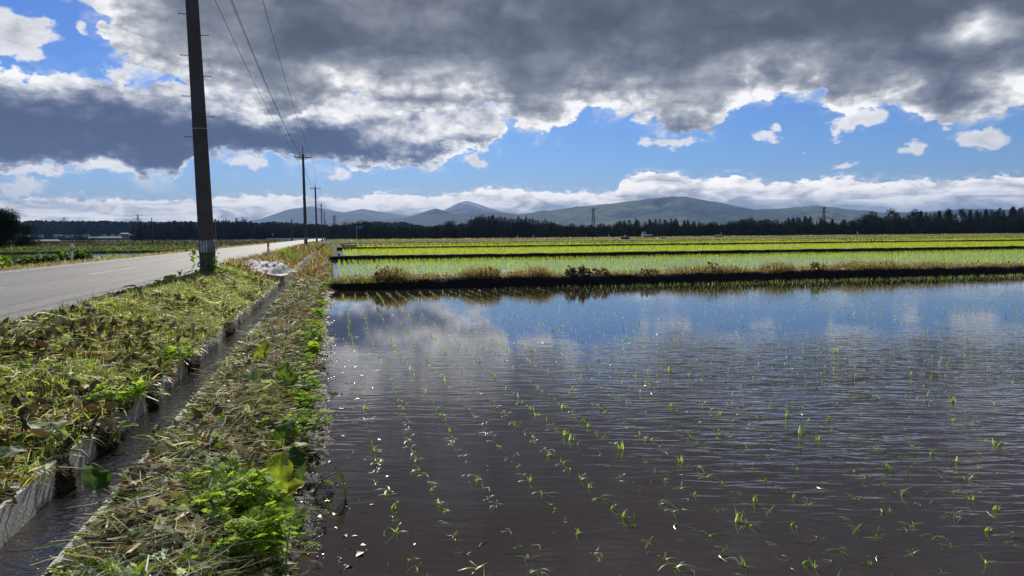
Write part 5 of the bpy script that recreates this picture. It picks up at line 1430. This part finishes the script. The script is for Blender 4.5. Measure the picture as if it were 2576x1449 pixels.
# height of the tree line by azimuth (degrees above eye level), read as two woods
TOP = [(-14.0, 0.92), (-13.3, 1.22), (-12, 1.22), (-10.5, 1.28), (-9.6, 1.10), (-8.8, 1.40), (-6.5, 1.46), (-5.8, 1.16), (-4, 1.10), (-2, 0.98), (0, 1.00), (1, 1.16), (2.6, 1.34), (3.6, 1.10), (5, 0.67), (6, 0.88), (8, 0.85), (9, 1.22), (10, 1.16), (11.2, 1.40), (12.3, 1.83), (13.2, 1.77), (14.2, 1.65), (15.5, 1.52), (17, 1.22), (18.5, 0.92), (20, 0.88), (21.5, 0.83), (22.5, 1.04), (24, 1.22), (26, 1.28), (28, 1.22), (29.5, 0.98), (31.5, 0.88), (32.8, 1.28), (34.3, 1.04), (36, 1.22), (37.5, 1.34), (38.5, 1.10), (40, 1.04), (41.4, 1.46), (43, 1.22), (44.5, 1.52), (46, 1.46), (48, 1.52), (49.3, 1.59), (51.5, 1.71)]
KIND = [(-14, -5.5, 'c'), (-5.5, 9.5, 'd'), (9.5, 12.2, 'd'), (12.2, 16.5, 'c'), (16.5, 23, 'd'), (23, 29.5, 'cb'), (29.5, 35.2, 'd'), (35.2, 40.0, 'cb'), (40, 44.3, 'd'), (44.3, 52, 'cb')]
def woods():
    r = np.random.default_rng(12); az = -14.0
    gl = {'c': ('dark conifer in the distant tree line beyond the paddies', 'conifers of the distant tree line'), 'd': ('rounded leafy tree in the distant tree line beyond the paddies', 'leafy trees of the distant tree line')}
    while az < 51.6:
        D0 = 600 if az < 2 else 430
        k = next(kk for a, b, kk in KIND if a <= az < b)
        e = float(np.interp(az, [p[0] for p in TOP], [p[1] for p in TOP]))
        h = lambda D, f: D * math.tan(R(max(e * f, .2))) + 2.0
        ds = 600 / D0
        if k == 'c':
            D = D0 + r.uniform(0, 30); tree('c', az, D, h(D, r.uniform(.82, 1.06)), *gl['c'], W=r.uniform(1.1, 1.6))
            D = D0 + r.uniform(30, 70); tree('c', az + .22, D, h(D, r.uniform(.8, 1.0)), *gl['c'], W=r.uniform(1.2, 1.75))
        elif k == 'd':
            D = D0 + r.uniform(0, 30); tree('d', az, D, h(D, r.uniform(.75, 1.0)), *gl['d'], W=r.uniform(.8, 1.15))
            if r.random() < .8:
                D = D0 + r.uniform(30, 60); tree('d', az + .3, D, h(D, r.uniform(.8, 1.05)), *gl['d'], W=r.uniform(.8, 1.1))
        else:
            if r.random() < .75:
                D = D0 - r.uniform(0, 20); tree('d', az, D, h(D, r.uniform(.35, .72)), *gl['d'], W=r.uniform(1.1, 1.6))
            for q in range(2):
                D = D0 + r.uniform(40, 90); tree('c', az + r.uniform(-.25, .3), D, h(D, r.uniform(.80, 1.04)), *gl['c'], W=r.uniform(1.2, 1.75))
        az += r.uniform(.30, .48) if k != 'd' else r.uniform(.42, .68)
    for a, e, w, l in ((43.0, 1.72, .9, 'tallest airy leafy tree above the right tree line'), (44.4, 1.66, .75, 'airy leafy tree just right of the tallest one'), (46.4, 1.62, .7, 'left one of two thin-crowned trees among the right conifers'), (47.3, 1.6, .7, 'right one of two thin-crowned trees among the right conifers')):
        tree('a', a, 425, 425 * math.tan(R(e + .12)) + 2, l, None, W=w * 1.1)
    tree('d', 11.6, 425, 425 * math.tan(R(1.45)) + 2, 'tallest leafy tree left of the central conifers', None, W=.75)
    tree('d', 1.9, 560, 560 * math.tan(R(1.1)) + 2, 'broad pale green tree behind the blue sign', None, W=.9)
    tree('d', 2.9, 560, 560 * math.tan(R(1.05)) + 2, 'second pale green tree right of the one behind the blue sign', None, W=.9)
    # low undergrowth that closes the foot of the woods
    S = Scatter(); n = 26000; a = r.uniform(-13.8, 52, n); D = np.where(a < 2, 596, 424) + r.uniform(0, 60, n); zt = r.random(n) ** 1.2 * 6.5
    P = np.stack([D * np.sin(np.radians(a)), D * np.cos(np.radians(a)), zt], 1)
    c = np.array([(.012, .018, .010), (.018, .026, .013), (.010, .015, .009)])[r.integers(0, 3, n)] * r.uniform(.7, 1.3, (n, 1))
    S.add([t_leaf(1, 3, .55, .15, .2, .3, r) for _ in range(4)], P, (r.normal(0, .7, n), r.normal(0, .7, n), r.uniform(0, 6.28, n)), r.uniform(2.0, 3.6, n), c)
    tag(S.build('woodland_undergrowth', MATS['treeleaf']), kind='stuff')
woods()
# trees at the left edge and small grove in the fields
def big_tree(x, y, z, H, label, seed, wide=.42, kind='d', n=4500):
    root = empty('leafy_tree' if kind == 'd' else 'pine_tree', (x, y, z)); tag(root, label, 'tree')
    root.scale = (H, H, H)
    if kind == 'd': me = leafy_mesh(seed, n=n, wide=wide, base=-.05, ls=(.05, .085), colr=[(.014, .022, .010), (.020, .032, .012), (.030, .046, .016)])
    else: me = conifer_mesh(seed, W=.30, n=2600)
    link('crown', me, None, root); link('trunk', TR[0], None, root)
big_tree(-42.3, 105, 0, 5.2, 'dark rounded tree at the left edge of the photo', 61, .5, n=12000)
big_tree(-44.3, 107, 0, 8.4, 'dark pine behind the rounded tree at the left edge', 62, kind='c')
big_tree(-40.2, 108, 0, 3.4, 'smaller dark tree leaning out right of the rounded left tree', 63, .5, n=5000)
big_tree(-62, 201, 0, 3.9, 'dark leafy tree of the small grove in the left fields', 64, .6, n=1600)
big_tree(-64.2, 200, 0, 2.6, 'lower tree on the left side of the small field grove', 65, .6, n=1200)
big_tree(-60, 202, 0, 2.6, 'lower tree on the right side of the small field grove', 66, .6, n=1200)

# ----------------------------------------------------------------------------- hills and mountains
def mat_hill(name, stops, scale, bumpd, snow=None):
    m, N, out = newmat(name); p = pos(N)
    n = N.noise(p, scale, 7, .6); n2 = N.noise(p, scale * 9, 5, .65)
    base = N.ramp(N.add(N.mul(n, .7), N.mul(n2, .3)), stops)
    if snow:
        x, y, z = N.sep(p); s = N.noise(N.mapping(p, scale=(1, 1, .25)), snow[2], 5, .65)
        k = N.mul(N.step(s, .60, .66), N.step(z, snow[0], snow[1])); base = N.mix(k, base, (.75, .78, .82, 1))
    N.nt.links.new(princ(N, base, .95, .1, bump(N, n2, bumpd)), out.inputs[0]); MATS[name] = m
mat_hill('hill_shaded', [(.35, (.006, .010, .010)), (.7, (.014, .020, .015))], .006, 6)  # forest colour taken almost to black to hold the cloud shadow
mat_hill('hill_forest', [(.36, (.022, .036, .022)), (.5, (.045, .066, .034)), (.62, (.11, .13, .055))], .0022, 12)
mat_hill('hill_mountain', [(.40, (.022, .040, .026)), (.5, (.055, .08, .045)), (.60, (.17, .185, .085))], .0011, 30)
mat_hill('hill_far', [(.33, (.15, .18, .19)), (.7, (.24, .27, .28))], .0005, 30, snow=(340, 490, .003))  # rock tone lifted to pale blue-grey, partly as distance haze in the colour
def ridge(name, D, depth, pts, mat, seed, rough=.10, da=.08, tree_h=0.0, z0=-1.0):
    a = np.arange(pts[0][0], pts[-1][0], da)
    e = np.interp(a, [p[0] for p in pts], [p[1] for p in pts])
    k = max(3, int(.5 / da)); e = np.convolve(np.pad(e, k, 'edge'), np.ones(k) / k, 'same')[k:-k]
    crest = D * np.tan(np.radians(e)) + 1.63
    vs = np.linspace(-1, .6, 40)
    A, V = np.meshgrid(a, vs, indexing='ij'); Dd = D + V * depth
    X = Dd * np.sin(np.radians(A)); Y = Dd * np.cos(np.radians(A))
    prof = np.clip(1 - np.abs(V) ** 1.3, 0, 1) * .85 + .15 * np.clip(1 - np.abs(V), 0, 1)
    prof = np.where(V > 0, np.clip(1 - (V / .6) ** 2 * .9, 0, 1), prof)
    L = D * .05
    n = fbm(X / L, Y / L, seed, 5); rg = 1 - np.abs(fbm(X / (L * 1.6), Y / (L * 1.6), seed + 9, 4)) * 2
    Z = z0 + crest[:, None] * prof * (1 + rough * (n + .6 * (rg - .6)) * np.clip(np.abs(V) * 3, .12, 1))
    if tree_h: Z += tree_h * vnoise(A * 9, V * 40, seed + 3) * (prof > .1)
    me = mesh_np(name, np.stack([X, Y, Z], -1).reshape(-1, 3), [grid_faces(len(a), len(vs))], smooth=True)
    tagS(link(name, me, MATS[mat]))
ridge('near_left_hill', 1300, 42, [(-30, 1.0), (-25, 1.15), (-21.8, 1.18), (-20.4, 1.25), (-17.3, 1.27), (-12.3, 1.2), (-8, 1.25), (-5.5, 1.15), (-4, 1.25), (-2.3, 1.05), (.8, .9), (3.4, 1.25), (4.6, 1.08), (5.6, 1.2), (6.5, .95), (8.4, .7), (11, .2)], 'hill_shaded', 3, .08, .04, 3.0)  # shaped thin and steep so the near slope stays dark
ridge('middle_hill', 2000, 90, [(5, .2), (6.4, .7), (9.3, .95), (13.2, 1.2), (15.8, 1.0), (18.1, .75), (24.5, .4), (30.7, .7), (36.5, .7), (44.4, .4), (52, .4), (58, .2)], 'hill_shaded', 5, .12, .06, 2.0)
ridge('left_foothill', 8000, 1500, [(-3, .6), (-1.1, 1.0), (.5, 1.25), (1.3, 1.5), (2.0, 1.35), (3, 1.25), (5.2, 1.45), (7.1, 1.75), (8.4, 1.75), (10.6, 1.85), (13.2, 1.95), (16.5, 1.5), (19.7, .9), (23, .5)], 'hill_forest', 7, .22, .06)
ridge('pointed_hill', 9300, 1000, [(4.6, .6), (6.0, 1.6), (7.2, 1.95), (8.2, 2.28), (9.3, 1.95), (10.6, 1.5), (12, .6)], 'hill_forest', 8, .10, .05)
ridge('big_mountain', 8500, 2900, [(8.4, .6), (11, 1.2), (13.2, 1.6), (16.5, 1.95), (20.7, 2.35), (24.5, 2.72), (26.7, 2.84), (27.3, 2.95), (28.3, 2.95), (30.7, 2.55), (32.2, 2.15), (33.6, 1.85), (35.4, 1.9), (37.9, 2.0), (40.6, 1.65), (42.6, 1.4), (45.1, 1.45), (47.2, 1.6), (49, 1.5), (51, 1.4), (56, 1.2), (62, .8)], 'hill_mountain', 11, .34, .06)
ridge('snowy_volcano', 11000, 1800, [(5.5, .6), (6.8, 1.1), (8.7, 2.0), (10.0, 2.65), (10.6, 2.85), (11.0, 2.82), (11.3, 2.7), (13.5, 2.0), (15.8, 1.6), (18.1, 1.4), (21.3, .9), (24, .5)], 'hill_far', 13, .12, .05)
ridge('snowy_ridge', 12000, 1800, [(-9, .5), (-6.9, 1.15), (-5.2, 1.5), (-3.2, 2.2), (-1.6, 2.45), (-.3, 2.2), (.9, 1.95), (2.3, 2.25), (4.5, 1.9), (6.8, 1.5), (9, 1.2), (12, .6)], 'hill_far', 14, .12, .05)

# ----------------------------------------------------------------------------- haze
def haze():
    m = MB(); m.box((2500, 6500, 317), (25000, 16400, 637)); o = m.build('haze', None)
    mat = bpy.data.materials.new('haze_air'); mat.use_nodes = True; nt = mat.node_tree; nt.nodes.clear()
    out = nt.nodes.new('ShaderNodeOutputMaterial'); v = nt.nodes.new('ShaderNodeVolumePrincipled')
    v.inputs['Color'].default_value = (.30, .54, 1.0, 1); v.inputs['Density'].default_value = 7.0e-5; v.inputs['Anisotropy'].default_value = .0
    nt.links.new(v.outputs[0], out.inputs['Volume']); o.data.materials.clear(); o.data.materials.append(mat)
    o['kind'] = 'stuff'
haze()
scene.render.engine = 'CYCLES'
cy = scene.cycles
cy.max_bounces = 6; cy.diffuse_bounces = 2; cy.glossy_bounces = 3; cy.transmission_bounces = 3; cy.transparent_max_bounces = 4; cy.volume_bounces = 0
cy.sample_clamp_indirect = 3.0; cy.sample_clamp_direct = 12.0
cy.use_denoising = True
cy.caustics_reflective = False; cy.caustics_refractive = False
